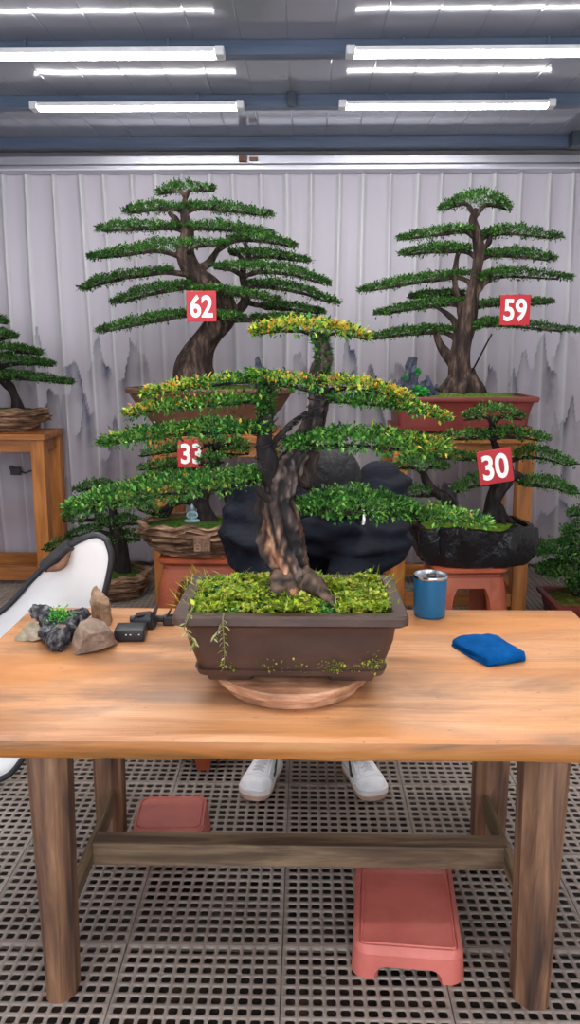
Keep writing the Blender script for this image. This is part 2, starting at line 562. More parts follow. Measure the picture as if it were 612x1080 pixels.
def pad_mesh(spine, th, hd, n, k, L, pal, hot=None, hotamt=(0, 0), fold=True):
    """n sprigs of k leaves each"""
    pos, out, u = pad_points(spine, th, hd, n)
    B = np.repeat(pos, k, 0)
    D = np.repeat(out, k, 0) + rng.normal(size=(n * k, 3)) * .75
    B = B + rng.normal(size=B.shape) * L * .35
    LL = L * rng.uniform(.6, 1.2, n * k)
    C = pick(pal, n * k)
    uu = np.repeat(u, k)
    C = np.clip(C * np.repeat(rng.uniform(.75, 1.3, n), k)[:, None], 0, 1)
    if hot is not None:
        pr = hotamt[0] + (hotamt[1] - hotamt[0]) * uu
        z = (B[:, 2] - np.interp(uu, np.linspace(0, 1, len(spine)), spine[:, 2])) / max(th, 1e-4)
        pr = pr * np.clip(.55 + .5 * z, .1, 1)
        h = rng.uniform(0, 1, n * k) < pr
        C[h] = pick(hot, int(h.sum()))
    return leaf_mesh(B, D, LL, LL * rng.uniform(.4, .52, n * k), C, fold)


def to3d(pts, d):
    """pixel polyline -> world; a third entry is a depth offset"""
    return np.array([P(p[0], p[1], d + (p[2] if len(p) > 2 else 0)) for p in pts])


def gnarled(pts, rad):
    """old twisted trunk: flutes that spiral, knots, dark bark with strips of bare reddish wood"""
    q = catmull(np.column_stack([pts, rad]), 14)
    n, m = 64, len(q)
    V = []; C = []
    dark = np.array(srgb(24, 19, 20)[:3]); mid = np.array(srgb(74, 57, 50)[:3]); grey = np.array(srgb(118, 104, 98)[:3])
    red = np.array(srgb(160, 96, 64)[:3]); tan = np.array(srgb(202, 156, 122)[:3])
    for i in range(m):
        c, r = q[i, :3], q[i, 3]
        tn = q[min(i + 1, m - 1), :3] - q[max(i - 1, 0), :3]
        tn /= np.linalg.norm(tn)
        ex = np.array([1.0, 0, 0]); ex -= tn * ex.dot(tn); ex /= np.linalg.norm(ex)
        ey = np.cross(tn, ex)
        h = (c[2] - .9) / .35
        for k in range(n):
            a = 2 * PI * k / n
            tw = a + 1.1 * h
            fl = .10 * math.sin(5 * tw + .6) + .07 * math.sin(9 * tw + 2 + 2 * h) + .04 * math.sin(17 * tw + 3 * h)
            dr = np.cos(a) * ex + np.sin(a) * ey
            p = c + dr * r
            kn = noise.fractal(Vector(p * 22), 1, 2, 4)
            fine = noise.fractal(Vector((p[0] * 90, p[1] * 90, p[2] * 24)), 1, 2, 3)
            V.append(c + dr * r * (1 + fl + .22 * kn + .09 * fine))
            # bare strips follow the twist on the side that faces the bench front
            front = -dr[1]
            st = noise.fractal(Vector((math.cos(tw) * 2.1, math.sin(tw) * 2.1, h * 1.15 + 4)), 1, 2, 4)
            strip = np.clip((math.sin(3 * tw + .4) * .5 + st * .9 + .02 + .25 * fine) * 3, 0, 1) * np.clip(1.3 - abs(h - .22) * 2.4, 0, 1) * np.clip(front * 2.2 - .35 + .55 * math.cos(a), 0, 1)
            base = dark + (mid * .85 - dark) * np.clip(.28 + 1.1 * fl * 2 + kn * .9 + fine * .8, 0, 1)
            base = base + (grey - base) * np.clip(fine * 1.6 - .5 + .3 * kn, 0, .6)
            w = red + (tan - red) * np.clip(.35 + fine * .9 + st * .4, 0, 1)
            C.append(base + (w - base) * strip)
    V = np.array(V); C = np.array(C)
    F = []
    for i in range(m - 1):
        for k in range(n):
            j = (k + 1) % n
            F.append([i * n + k, i * n + j, (i + 1) * n + j, (i + 1) * n + k])
    F.append(list(range(n))[::-1]); F.append([(m - 1) * n + k for k in range(n)])
    return V, F, C


def make_tree(root, d, trunks, pads, mats, leaf, dens, k, pal, fold, hd=.2, wood=None, tscale=1.0):
    """trunks: lists of (px, py, depth offset, radius px); pads: dicts"""
    tm = mats
    for j, tr in enumerate(trunks):
        pts = np.array([P(a, b, d + o) for a, b, o, r in tr])
        rad = np.array([r / S(p) for (a, b, o, r), p in zip(tr, pts)])
        big = isinstance(tm, list) and j == 0
        if big:
            V, F, C = gnarled(pts, rad)
            build('trunk', V, F, tm[0], root, smooth=True, cols=C)
            continue
        V, F = tube(pts, rad, 20 if j == 0 else 14, 7, amp=.5, freq=9, seed=j * 3.1, flute=.09)
        build('trunk' if j == 0 else 'limb', V, F, tm if not isinstance(tm, list) else tm[min(j, len(tm) - 1)], root, smooth=True)
    for q in pads:
        spine = to3d(catmull(np.array([(p[0], p[1]) for p in q['p']], float), 5), d + q.get('o', 0))
        # gentle depth wander
        ph = rng.uniform(0, 6)
        spine[:, 1] += np.sin(np.linspace(0, 3, len(spine)) + ph) * .02
        s = S(spine[len(spine) // 2])
        th = q['t'] * tscale / s
        h = q.get('hd', hd)
        ln = np.linalg.norm(np.diff(spine, axis=0), axis=1).sum()
        h = min(h, max(.05, ln * .42))
        n = int(dens * ln * (h * 2 + th * 1.5)) + 20
        V, F, C = pad_mesh(spine, th, h, n, k, leaf * q.get('ls', 1), q.get('pal', pal), q.get('hot'), q.get('hotamt', (0, 0)), fold)
        build('foliage_pad', V, F, M['leaf'], root, cols=C)
        # the limb that carries it
        a = q.get('a')
        if a is not None:
            A = P(a[0], a[1], d + (a[2] if len(a) > 2 else 0))
            ends = [spine[0], spine[-1]]
            dist = [np.linalg.norm(e[[0, 2]] - A[[0, 2]]) for e in ends]
            mb = MB()
            r0 = q.get('r', 3.0) / s

            def limb(idx):
                pts = [A] + [spine[i] - np.array([0, 0, th * .45]) for i in idx]
                pts[1] = pts[1] * .9 + A * .1
                V, F = tube(pts, np.linspace(r0, r0 * .3, len(pts)), 8, 4, amp=.4, freq=10, seed=float(A[0]))
                mb.add(V, F)
                for i in idx[1::2]:
                    for sg in (-1, 1):
                        p0 = spine[i] - np.array([0, 0, th * .45])
                        p1 = p0 + np.array([rng.uniform(-.3, .3) * h, sg * h * .75, th * .5])
                        V, F = tube([p0, (p0 + p1) / 2 + np.array([0, 0, th * .1]), p1], [r0 * .4, r0 * .3, r0 * .15], 6, 3)
                        mb.add(V, F)
            m = len(spine)
            axx = spine[-1][0] - spine[0][0]
            tpos = (A[0] - spine[0][0]) / (axx if abs(axx) > 1e-6 else 1e-6)
            if tpos < .12:
                limb([int(m * f) for f in (.1, .35, .6, .88)])
            elif tpos > .88:
                limb([int(m * f) for f in (.88, .6, .35, .1)])
            else:
                lo = [i for i in (int(m * (tpos * f)) for f in (.75, .45, .12))]
                hi = [min(m - 1, int(m * (tpos + (1 - tpos) * f))) for f in (.25, .55, .88)]
                limb(lo); limb(hi)
            mb.build('branch', wood or (tm if not isinstance(tm, list) else tm[0]), root, smooth=True)


def roots(c, n, r, ln, mat, root, z, seed=0):
    mb = MB()
    for i in range(n):
        a = 2 * PI * i / n + rng.uniform(-.3, .3)
        e = np.array([math.cos(a), math.sin(a) * .8, 0])
        L = ln * rng.uniform(.7, 1.2)
        pts = [c + e * r * .3 + np.array([0, 0, r * 1.5]), c + e * (r * .9) + np.array([0, 0, r * .5]), c + e * (r + L * .5) + np.array([0, 0, r * .1]), c + e * (r + L) - np.array([0, 0, r * .3])]
        V, F = tube(pts, [r * .5, r * .5, r * .33, r * .12], 10, 5, amp=.5, freq=9, seed=i)
        mb.add(V, F)
    mb.build('root_flare', mat, root, smooth=True)


# ------------------------------------------------------------------ setting
XL, XR, YB, YF, ZC = -2.75, 2.2, 5.8, -.9, 2.805
TILE = .4


def make_floor():
    N = 12
    mgn = .0075
    pitch = (TILE - 2 * mgn) / N
    hh = pitch * .36
    ch = hh * .36
    oct_ = np.array([(hh, -hh + ch), (hh, hh - ch), (hh - ch, hh), (-hh + ch, hh), (-hh, hh - ch), (-hh, -hh + ch), (-hh + ch, -hh), (hh - ch, -hh)])
    c = pitch / 2
    V = []; F = []
    for i in range(N):
        for j in range(N):
            x, y = mgn + (i + .5) * pitch, mgn + (j + .5) * pitch
            x0, x1, y0, y1 = x - c, x + c, y - c, y + c
            e = mgn - .0012
            if i == 0: x0 -= e
            if i == N - 1: x1 += e
            if j == 0: y0 -= e
            if j == N - 1: y1 += e
            b = len(V)
            V += [(x1, y0, 0), (x1, y1, 0), (x0, y1, 0), (x0, y0, 0)]
            V += [(x + p[0], y + p[1], 0) for p in oct_]
            V += [(x + p[0] * .97, y + p[1] * .97, -.004) for p in oct_]
            o = b + 4; u = b + 12
            F += [(b, b + 1, o + 1, o), (b + 1, b + 2, o + 3, o + 2), (b + 2, b + 3, o + 5, o + 4), (b + 3, b, o + 7, o + 6)]
            F += [(b + 1, o + 2, o + 1, o + 1), (b + 2, o + 4, o + 3, o + 3), (b + 3, o + 6, o + 5, o + 5), (b, o, o + 7, o + 7)]
            for k in range(8):
                q = (k + 1) % 8
                F.append((o + k, o + q, u + q, u + k))
    # rim of the tile
    t = TILE - .0012
    b = len(V)
    V += [(.0012, .0012, 0), (t, .0012, 0), (t, t, 0), (.0012, t, 0), (.0012, .0012, -.02), (t, .0012, -.02), (t, t, -.02), (.0012, t, -.02)]
    for k in range(4):
        q = (k + 1) % 4
        F.append((b + k, b + 4 + k, b + 4 + q, b + q))
    # little screw bosses where bars cross
    for i, j in ((3, 3), (9, 3), (3, 9), (9, 9)):
        x, y = mgn + i * pitch, mgn + j * pitch
        b = len(V)
        for r, z in ((.0085, 0.0006), (.0048, 0.0006), (.004, -.006)):
            V += [(x + r * math.cos(a * PI / 4), y + r * math.sin(a * PI / 4), z) for a in range(8)]
        for k in range(8):
            q = (k + 1) % 8
            F += [(b + k, b + q, b + 8 + q, b + 8 + k), (b + 8 + k, b + 8 + q, b + 16 + q, b + 16 + k)]
    V = np.array(V)
    quads = [f for f in F if len(set(f)) == 4]
    tris = [(f[0], f[1], f[2]) for f in F if len(set(f)) == 3]
    x0 = G(301, 920, 0)[0]; y0 = G(300, 997, 0)[1]
    offs = []
    for a in range(-7, 6):
        for b in range(-2, 10):
            X, Y = x0 + a * TILE, y0 + b * TILE
            if X > XL - .4 and X < XR and Y < YB - .05:
                offs.append((X, Y, 0))
    AV = np.concatenate([V + np.array(o) for o in offs])
    n = len(V)
    Q = np.concatenate([np.array(quads) + n * i for i in range(len(offs))])
    T = np.concatenate([np.array(tris) + n * i for i in range(len(offs))])
    me = bpy.data.meshes.new('floor')
    me.vertices.add(len(AV)); me.vertices.foreach_set('co', AV.ravel())
    nl = Q.size + T.size
    me.loops.add(nl); me.loops.foreach_set('vertex_index', np.concatenate([Q.ravel(), T.ravel()]).astype(np.int32))
    me.polygons.add(len(Q) + len(T))
    me.polygons.foreach_set('loop_start', np.concatenate([np.arange(0, Q.size, 4), Q.size + np.arange(0, T.size, 3)]).astype(np.int32))
    me.update(calc_edges=True)
    me.validate()
    me.materials.append(M['floor'])
    o = bpy.data.objects.new('floor', me)
    COL.objects.link(o)
    o['kind'] = 'structure'
    V, F = bevel_box(XL - .1, XR + .1, YF, YB + .1, -.2, -.075, 0)
    build('floor_ground', V, F, M['ground'], kind='structure')


make_floor()


def struct(name, box, mat, b=0):
    V, F = bevel_box(*box, b)
    return build(name, V, F, mat, kind='structure')


struct('wall_back', (XL - .1, XR + .1, YB, YB + .1, -.05, ZC + .1), M['wall'])
struct('wall_left', (XL - .1, XL, YF, YB, -.05, ZC + .1), M['wall'])
struct('wall_right', (XR, XR + .1, YF, YB, -.05, ZC + .1), M['wall'])
struct('baseboard_back', (XL, XR, YB - .03, YB, -.05, .12), M['skirt'], .004)


def make_ceiling():
    """sandwich panels: flat with narrow folded ribs running down the room"""
    xs = [XL - .1]
    prof = [(XL - .1, ZC)]
    x = XL + .07
    while x < XR:
        prof += [(x - .005, ZC), (x - .0015, ZC + .0016), (x + .0015, ZC + .0016), (x + .005, ZC), (x + .10, ZC - .0009)]
        x += .2
    prof.append((XR + .1, ZC))
    n = len(prof)
    V = [(p[0], YF, p[1]) for p in prof] + [(p[0], YB + .1, p[1]) for p in prof]
    F = [[i + 1, i, n + i, n + i + 1] for i in range(n - 1)]
    V += [(XL - .1, YF, ZC + .1), (XR + .1, YF, ZC + .1), (XR + .1, YB + .1, ZC + .1), (XL - .1, YB + .1, ZC + .1)]
    b = 2 * n
    F.append([b, b + 1, b + 2, b + 3])
    build('ceiling', V, F, M['ceiling'], kind='structure')


make_ceiling()
for k, yb in enumerate((5.40, 4.56, 3.80, 3.06, 2.3, 1.55, .8)):
    mb = MB()
    mb.add(*bevel_box(XL, XR, yb, yb + .05, ZC - .06, ZC, .003))
    mb.add(*bevel_box(XL, XR, yb - .012, yb + .062, ZC - .064, ZC - .056, .002))
    mb.build('trim_%d' % (k + 1), M['beam'], kind='structure')
bx = P(308, 100, 4.5)[0]
struct('trim_8', (bx - .022, bx + .022, 4.51, 4.55, ZC - .07, ZC), M['beam_dark'], .003)
cx = P(607, 140, 5.36)[0]
struct('trim_9', (cx - .03, cx + .1, 5.3, 5.39, 2.72, ZC), M['beam_dark'], .004)

# curtain rail box on the back wall
mb = MB()
mb.add(*bevel_box(XL, XR, 5.5, 5.62, 2.665, 2.716, .004))
mb.add(*bevel_box(XL, XR, 5.485, 5.63, 2.622, 2.664, .012, 3))
mb.build('trim_10', M['alu'], kind='structure')
bp_ = P(257, 166, 5.47)
mb = MB()
mb.add(*bevel_box(bp_[0] - .03, bp_[0] + .02, 5.46, 5.5, 2.672, 2.712, .003))
mb.add(*bevel_box(bp_[0] + .035, bp_[0] + .09, 5.47, 5.5, 2.68, 2.7, .003))
tag(mb.build('rail_bracket', M['strap']), 'small brown bracket clipped on the metal curtain rail above the tallest tree', 'bracket')


# curtain with printed ink mountains
def make_curtain():
    x0, x1 = XL + .02, XR - .02
    nx, nz_ = 760, 190
    ztop, zbot = 2.628, .03
    xs = np.linspace(x0, x1, nx); zs = np.linspace(zbot, ztop, nz_)
    X, Z = np.meshgrid(xs, zs)
    per = .168
    t = (Z - zbot) / (ztop - zbot)
    wob = np.array([[noise.noise(Vector((x * 1.7, z * .35, 3.3))) for x in xs[::8]] for z in zs])
    wob = np.repeat(wob, 8, 1)[:, :nx]
    ph = (X - x0) / per + .35 * (1 - t) * wob * 1.6 + .06 * np.sin(X * 23)
    fr = ph - np.floor(ph)
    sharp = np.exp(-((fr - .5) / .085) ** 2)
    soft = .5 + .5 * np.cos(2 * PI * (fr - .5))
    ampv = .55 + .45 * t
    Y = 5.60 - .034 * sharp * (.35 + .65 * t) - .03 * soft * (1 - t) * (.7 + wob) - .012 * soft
    # ink picture, drawn in wall coordinates (metres)
    base = np.zeros((nz_, nx, 3)); base[:] = srgb(226, 220, 229)[:3]
    low = np.clip((1.75 - Z) / .9, 0, 1)[..., None]
    base = base * (1 - .5 * low) + np.array(srgb(186, 172, 178)[:3]) * .5 * low
    nb = np.array([[noise.fractal(Vector((x * 1.3, z * 1.6, 9)), 1, 2, 4) for x in xs[::4]] for z in zs])
    nb = np.repeat(nb, 4, 1)[:, :nx]
    nf = np.array([[noise.fractal(Vector((x * 11, z * 7, 4)), 1, 2, 4) for x in xs[::2]] for z in zs])
    nf = np.repeat(nf, 2, 1)[:, :nx]
    pink = (np.clip(nb * 1.3, 0, 1) * low[..., 0])[..., None]
    base = base * (1 - .35 * pink) + np.array(srgb(184, 140, 140)[:3]) * .35 * pink
    ink = np.zeros((nz_, nx)); blue = np.zeros((nz_, nx))
    r = np.random.default_rng(21)
    spots = [(75, 375, 20, 70), (55, 405, 14, 50), (103, 355, 12, 44), (142, 348, 17, 60), (20, 375, 14, 40), (318, 368, 20, 46), (345, 350, 13, 50), (262, 385, 16, 60),
             (575, 350, 16, 60), (600, 330, 12, 44), (542, 395, 20, 50), (556, 365, 12, 40), (420, 375, 16, 46), (390, 385, 20, 60), (120, 440, 14, 50), (60, 480, 20, 60), (90, 420, 12, 40),
             (585, 440, 20, 60), (605, 420, 14, 40), (520, 380, 10, 40), (368, 355, 12, 40), (230, 470, 18, 50), (470, 500, 22, 50), (590, 520, 24, 46), (40, 350, 10, 36)]
    spots += [(-60, 380, 18, 60), (-110, 400, 22, 70), (680, 380, 18, 60), (720, 420, 22, 60)]
    for px, py, w, h in spots:
        p = P(px, py, 5.58); s = S(p)
        w, h = w / s * 1.15, h / s * 1.3
        dx = (X - p[0]) / w
        jag = nf * .34
        ridge = p[2] - h * (np.abs(dx + .15 * nf) ** .85) * .8 + jag * h * .45 + .12 * h * np.sin(dx * r.uniform(5, 9) + px)
        depth = (ridge - Z) / h
        inside = (depth > 0) & (np.abs(dx) < 1.1)
        f = np.exp(-np.clip(depth, 0, 9) * r.uniform(1.6, 2.6)) * (1 - np.clip(np.abs(dx) - .6, 0, .5) * 2) * (.5 + .6 * np.clip(nf + .4, 0, 1.2)) * (.6 + .4 * np.sign(r.uniform(-1, 1)) * np.clip(dx, -1, 1))
        f = np.where(inside, np.clip(f, 0, 1), 0)
        if r.uniform() < .3:
            blue = np.maximum(blue, f * .6)
        ink = np.maximum(ink, f * r.uniform(.55, .95))
    mist = np.clip(nb + .15, 0, 1) * low[..., 0] * .16
    ink = np.clip(ink * 1.5 + mist * 1.3, 0, .92)[..., None]
    inkc = np.array(srgb(44, 44, 58)[:3]) * (1 - blue[..., None]) + np.array(srgb(50, 80, 140)[:3]) * blue[..., None]
    C = base * (1 - ink) + inkc * ink
    C = C + (srgb(250, 248, 252)[0] - C) * (.75 * sharp * (.25 + .75 * t))[..., None]  # pleat ridges painted whiter: doubled cloth plus the light a fold catches
    V = np.stack([X, Y, Z], -1).reshape(-1, 3)
    i = np.arange(nz_ - 1)[:, None] * nx + np.arange(nx - 1)[None]
    F = np.stack([i, i + 1, i + nx + 1, i + nx], -1).reshape(-1, 4)
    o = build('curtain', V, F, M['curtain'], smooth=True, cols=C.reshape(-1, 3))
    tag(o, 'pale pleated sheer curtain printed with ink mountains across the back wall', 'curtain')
    so = o.modifiers.new('cloth thickness', 'SOLIDIFY'); so.thickness = .0015


make_curtain()

# a plug hanging on the curtain below the left stand's top
p = P(19, 497, 5.5)
t = thing('cable_plug', p, 'small black plug on a cable hanging against the curtain under the left stand', 'plug')
mb = MB(); mb.add(*bevel_box(p[0] - .05, p[0] + .02, p[1] - .015, p[1] + .015, p[2] - .025, p[2] + .03, .006))
mb.add(*bevel_box(p[0] - .055, p[0] - .03, p[1] - .02, p[1] + .01, p[2] + .015, p[2] + .04, .004))
mb.build('plug_body', M['plastic_black'], t)
V, F = tube([p + [.02, 0, 0], p + [.05, -.005, -.012], p + [.08, 0, 0], p + [.11, .03, .004]], .005, 8, 5)
build('cable', V, F, M['plastic_black'], t, smooth=True)


# ------------------------------------------------------------------ lamps
def make_lamp(cx, y, label):
    z = 2.745; L = .51
    t = thing('tube_lamp', (cx, y, z), label, 'lamp', 'ceiling tube lamps')
    sec = np.array([(.034, -.006), (.036, -.013), (.036, -.021), (.026, -.028), (0, -.031), (-.026, -.028), (-.036, -.021), (-.036, -.013), (-.034, -.006)])
    loops = [np.column_stack([np.full(len(sec), x), sec[:, 0], sec[:, 1]]) for x in (-L, -L + .002, L - .002, L)]
    V, F = loft(loops)
    build('lamp_diffuser', V, F, M['tube'], t, smooth=True, local=True, sharp=50)
    for s in (-1, 1):
        V, F = bevel_box(min(s * L, s * (L + .04)), max(s * L, s * (L + .04)), -.038, .038, -.03, .008, .005)
        build('end_cap', V, F, M['lamp_body'], t, local=True)
    mb = MB()
    mb.add(*bevel_box(-L, L, -.0375, .0375, -.0185, .002, .0015, 1))
    for x in (-L * .6, L * .6):
        mb.add(*bevel_box(x - .015, x + .015, .0, .05, -.004, .01, .002, 1))
    mb.build('lamp_tray', M['lamp_body'], t, local=True)
    for x in (-L * .6, L * .6):
        V, F = bevel_box(x - .005, x + .005, .028, .033, 0, .0605, .001, 1)
        build('hanger', V, F, M['beam'], t, local=True)
    return t


far_y, near_y = 4.506, 3.747
xl = P(145, 113, far_y)[0]; xr = P(471, 109, far_y)[0]
xl2 = P(227, 57, near_y)[0] - .51; xr2 = P(375, 52, near_y)[0] + .51
L0 = make_lamp(xl, far_y, 'glowing white tube lamp at the upper left, farther of the two left lamps')
copy_thing(L0, (xr, far_y, 2.745), label='glowing white tube lamp at the upper right, farther of the two right lamps')
copy_thing(L0, (xl2, near_y, 2.745), label='glowing white tube lamp cut off by the left edge, nearer of the two left lamps')
copy_thing(L0, (xr2, near_y, 2.745), label='glowing white tube lamp cut off by the right edge, nearer of the two right lamps')
for yy in (3.006, 2.246, 1.496, .746):
    for xx in (xl, xr):
        copy_thing(L0, (xx, yy, 2.745), label='glowing white tube lamp in the ceiling rows nearer than the photo shows')


# ------------------------------------------------------------------ the work table
TZ = .70
X0, X1 = P(36, 643, 2.477)[0], P(602, 643, 2.477)[0]
Y0, Y1 = 1.594, 2.477
table = thing('wooden_table', ((X0 + X1) / 2, 2.0, 0), 'big pale wooden work table in the foreground carrying the largest bonsai', 'table')


def make_top():
    bm = bmesh.new()
    V, F = bevel_box(X0, X1, Y0, Y1, TZ - .053, TZ, .007, 3)
    # cut along x to let the worn edges wander
    nx = 70
    loopsV = []
    prof = [(Y0 + .004, TZ - .053), (Y0, TZ - .047), (Y0 - .002, TZ - .03), (Y0, TZ - .012), (Y0 + .004, TZ - .003), (Y0 + .011, TZ), (Y0 + .3, TZ), (Y0 + .6, TZ), (Y1 - .01, TZ), (Y1, TZ - .008), (Y1, TZ - .05), (Y1 - .004, TZ - .053), (Y0 + .4, TZ - .053)]
    for i in range(nx + 1):
        x = X0 + (X1 - X0) * i / nx
        L = []
        for k, (y, z) in enumerate(prof):
            if k < 6: y += .003 * noise.noise(Vector((x * 7, k * .3, 1))) + .002 * noise.noise(Vector((x * 25, k, 5)))
            if k < 2: z += .004 * noise.noise(Vector((x * 6, 2, 8)))
            L.append((x, y, z))
        loopsV.append(np.array(L))
    V, F = loft(loopsV)
    ob = build('tabletop', V, F, [M['top'], M['edge']], table, smooth=True, sharp=40)
    for f in ob.data.polygons:
        if f.center.z < TZ - .008 or abs(f.normal.x) > .8:
            f.material_index = 1


make_top()


def leg(px0, px1, py, d, zt, taper, flip):
    a = P(px0, py, d)[0]; b = P(px1, py, d)[0]
    w = b - a
    secs = []
    loops = []
    c = .012
    for z in (0.0, .02, .2, .45, zt):
        k = taper * (1 - z / zt)
        x0, x1 = a + k * .012, b - k * .012
        y0, y1 = d, d + w * 1.02
        y1 -= k * .006
        p = [(x0 + c, y0), (x1 - c * (2.2 if not flip else 1), y0), (x1, y0 + c * (2.2 if not flip else 1)), (x1, y1 - c), (x1 - c, y1), (x0 + c, y1), (x0, y1 - c), (x0, y0 + c * (2.2 if flip else 1))]
        if flip: p[0] = (x0 + c * 2.2, y0)
        loops.append(np.array([(q[0], q[1], z) for q in p]))
    V, F = loft(loops)
    build('leg', V, F, M['leg_wood'], table)
    return a, b, d, d + w


ZU = TZ - .053
lf = leg(25, 67, 803, 1.64, ZU, 1, False)
rf = leg(557, 605, 803, 1.64, ZU, 1, True)
lb = leg(95, 127, 803, 2.27, ZU, .6, False)
rb = leg(504, 541, 803, 2.27, ZU, .6, True)
lxm = (lf[0] + lf[1]) / 2; rxm = (rf[0] + rf[1]) / 2
for a, b in ((lf, lb), (rf, rb)):
    x0 = max(a[0], b[0]) + .022; x1 = min(a[1], b[1]) - .022
    V, F = bevel_box(x0, x1, a[3] - .004, b[2] + .004, .112, .178, .004)
    build('side_rail', V, F, M['rail_wood_y'], table)
V, F = bevel_box(P(97, 895, 2.0)[0], P(537, 895, 2.0)[0], 2.0, 2.062, .113, .1785, .004)
build('cross_stretcher', V, F, M['rail_wood'], table)

# ------------------------------------------------------------------ turntable and main bonsai
PC = np.array([P(306, 650, 1.72)[0], 1.895])      # pot centre
TC = (P(307, 735, 1.72)[0], 1.885)
t = thing('wooden_turntable', (*TC, TZ), 'round two-tiered wooden turntable under the large brown pot', 'turntable')
V, F = lathe(TC, [(.10, TZ), (.158, TZ), (.165, TZ + .006), (.165, TZ + .024), (.158, TZ + .028)], 64)
build('turntable_base', V, F, M['turn_wood'], t, smooth=True, sharp=40)
V, F = lathe(TC, [(.18, TZ + .028), (.187, TZ + .031), (.189, TZ + .038), (.189, TZ + .046), (.185, TZ + .050)], 72)
build('turntable_disc', V, F, M['turn_wood'], t, smooth=True, sharp=40)
PZ = TZ + .050

bon = thing('bonsai_tree', (PC[0], PC[1], PZ), 'largest foreground bonsai in a brown rectangular pot, yellow and orange leaf tips', 'bonsai', 'bonsai trees')
RZ = .924
hw, hdp = .264, .177
V, F = rloft(PC, [(PZ + .02, .205, .122, .03), (PZ + .018, .216, .133, .03), (PZ + .032, .222, .137, .03), (PZ + .034, .214, .130, .03), (PZ + .065, .225, .138, .035), (PZ + .102, .236, .147, .035),
                  (PZ + .138, .240, .151, .035), (PZ + .143, .242, .154, .035), (PZ + .146, .256, .168, .022), (PZ + .153, hw, hdp, .02), (RZ - .005, hw, hdp, .02), (RZ, hw - .004, hdp - .004, .018),
                  (RZ, hw - .032, hdp - .032, .015), (RZ - .004, hw - .036, hdp - .036, .015), (RZ - .03, hw - .038, hdp - .038, .015)], 6, True, True)
pot = build('pot', V, F, M['pot_brown'], bon, smooth=True, sharp=35)
for sx in (-1, 1):
    for sy in (-1, 1):
        V, F = rloft((PC[0] + sx * .14, PC[1] + sy * .085), [(PZ, .052, .03, .012), (PZ + .021, .06, .036, .014)])
        build('pot_foot', V, F, M['pot_brown'], pot, smooth=True, sharp=40)


def soil_dome(c, hx, hy, z, h, mat, root, name='moss', r=.1, seed=0, sup=2.5):
    n, m = 40, 8
    V = []; F = []
    for k in range(m + 1):
        t_ = k / m
        for i in range(n):
            a = 2 * PI * i / n
            ca, sa = math.cos(a), math.sin(a)
            q = (abs(ca) ** sup + abs(sa) ** sup) ** (-1 / sup)
            x, y = ca * q * hx * t_, sa * q * hy * t_
            zz = z + h * (1 - t_ ** 2.2) + .25 * h * noise.noise(Vector((x * 14 + seed, y * 14, 0))) * (1 - t_ ** 4)
            V.append((c[0] + x, c[1] + y, zz))
    for k in range(m):
        for i in range(n):
            j = (i + 1) % n
            F.append([k * n + i, (k + 1) * n + i, (k + 1) * n + j, k * n + j])
    return build(name, V, F, mat, root, smooth=True)


soil_dome(PC, hw - .037, hdp - .037, RZ - .022, .020, M['soil'], bon, 'soil', sup=6)


def weeds():
    n = 3600
    x = rng.uniform(-1, 1, n); y = rng.uniform(-1, 1, n)
    dens = np.array([noise.noise(Vector((a * 4, b * 3, 2))) for a, b in zip(x, y)])
    hgt = .004 + .030 * np.clip(.5 + 1.3 * dens, 0, 1.3) * rng.uniform(.3, 1, n)
    px = PC[0] + x * (hw - .042); py = PC[1] + y * (hdp - .042)
    z = RZ - .016 + hgt + .012 * (1 - x * x) * (1 - y * y)
    B = np.repeat(np.column_stack([px, py, z]), 3, 0)
    D = rng.normal(size=(n * 3, 3)); D[:, 2] = np.abs(D[:, 2]) * .5 + .2
    L = rng.uniform(.009, .019, n * 3)
    C = pick(LIME, n * 3)
    m = np.repeat(dens, 3) < -.18
    C[m] = pick(GREENS, int(m.sum())) * 1.1
    V, F, C1 = leaf_mesh(B, D, L, L * .55, np.clip(C, 0, 1))
    # stems / grass blades
    n2 = 420
    x = rng.uniform(-1, 1, n2); y = rng.uniform(-1, 1, n2)
    B2 = np.column_stack([PC[0] + x * (hw - .035), PC[1] + y * (hdp - .035), np.full(n2, RZ - .014)])
    D2 = rng.normal(size=(n2, 3)) * .55; D2[:, 2] = 1
    L2 = rng.uniform(.018, .05, n2)
    V2, F2, C2 = leaf_mesh(B2, D2, L2, np.full(n2, .0028), pick(LIME, n2))
    # fringe that spills over the rim, more at the left
    n3 = 120
    s = rng.uniform(0, 1, n3) ** .8
    side = rng.uniform(0, 1, n3)
    bx = np.where(side < .45, -hw + rng.uniform(.0, .05, n3), np.where(side < .7, hw - rng.uniform(0, .05, n3), rng.uniform(-hw, hw, n3)))
    by = np.where(side < .7, rng.uniform(-hdp * .6, hdp, n3), hdp - rng.uniform(.0, .04, n3))
    B3 = np.column_stack([PC[0] + bx, PC[1] + by, np.full(n3, RZ - .008)])
    D3 = rng.normal(size=(n3, 3)) * .7; D3[:, 2] = .8
    D3[:, 0] += np.sign(bx) * .5
    L3 = rng.uniform(.02, .05, n3)
    V3, F3, C3 = leaf_mesh(B3, D3, L3, np.full(n3, .003), pick(LIME, n3))
    V = np.concatenate([V, V2, V3]); F = np.concatenate([F, F2 + len(C1), F3 + len(C1) + len(C2)])
    build('ground_cover', V, F, M['leaf'], bon, cols=np.concatenate([C1, C2, C3]), kind='stuff')


weeds()


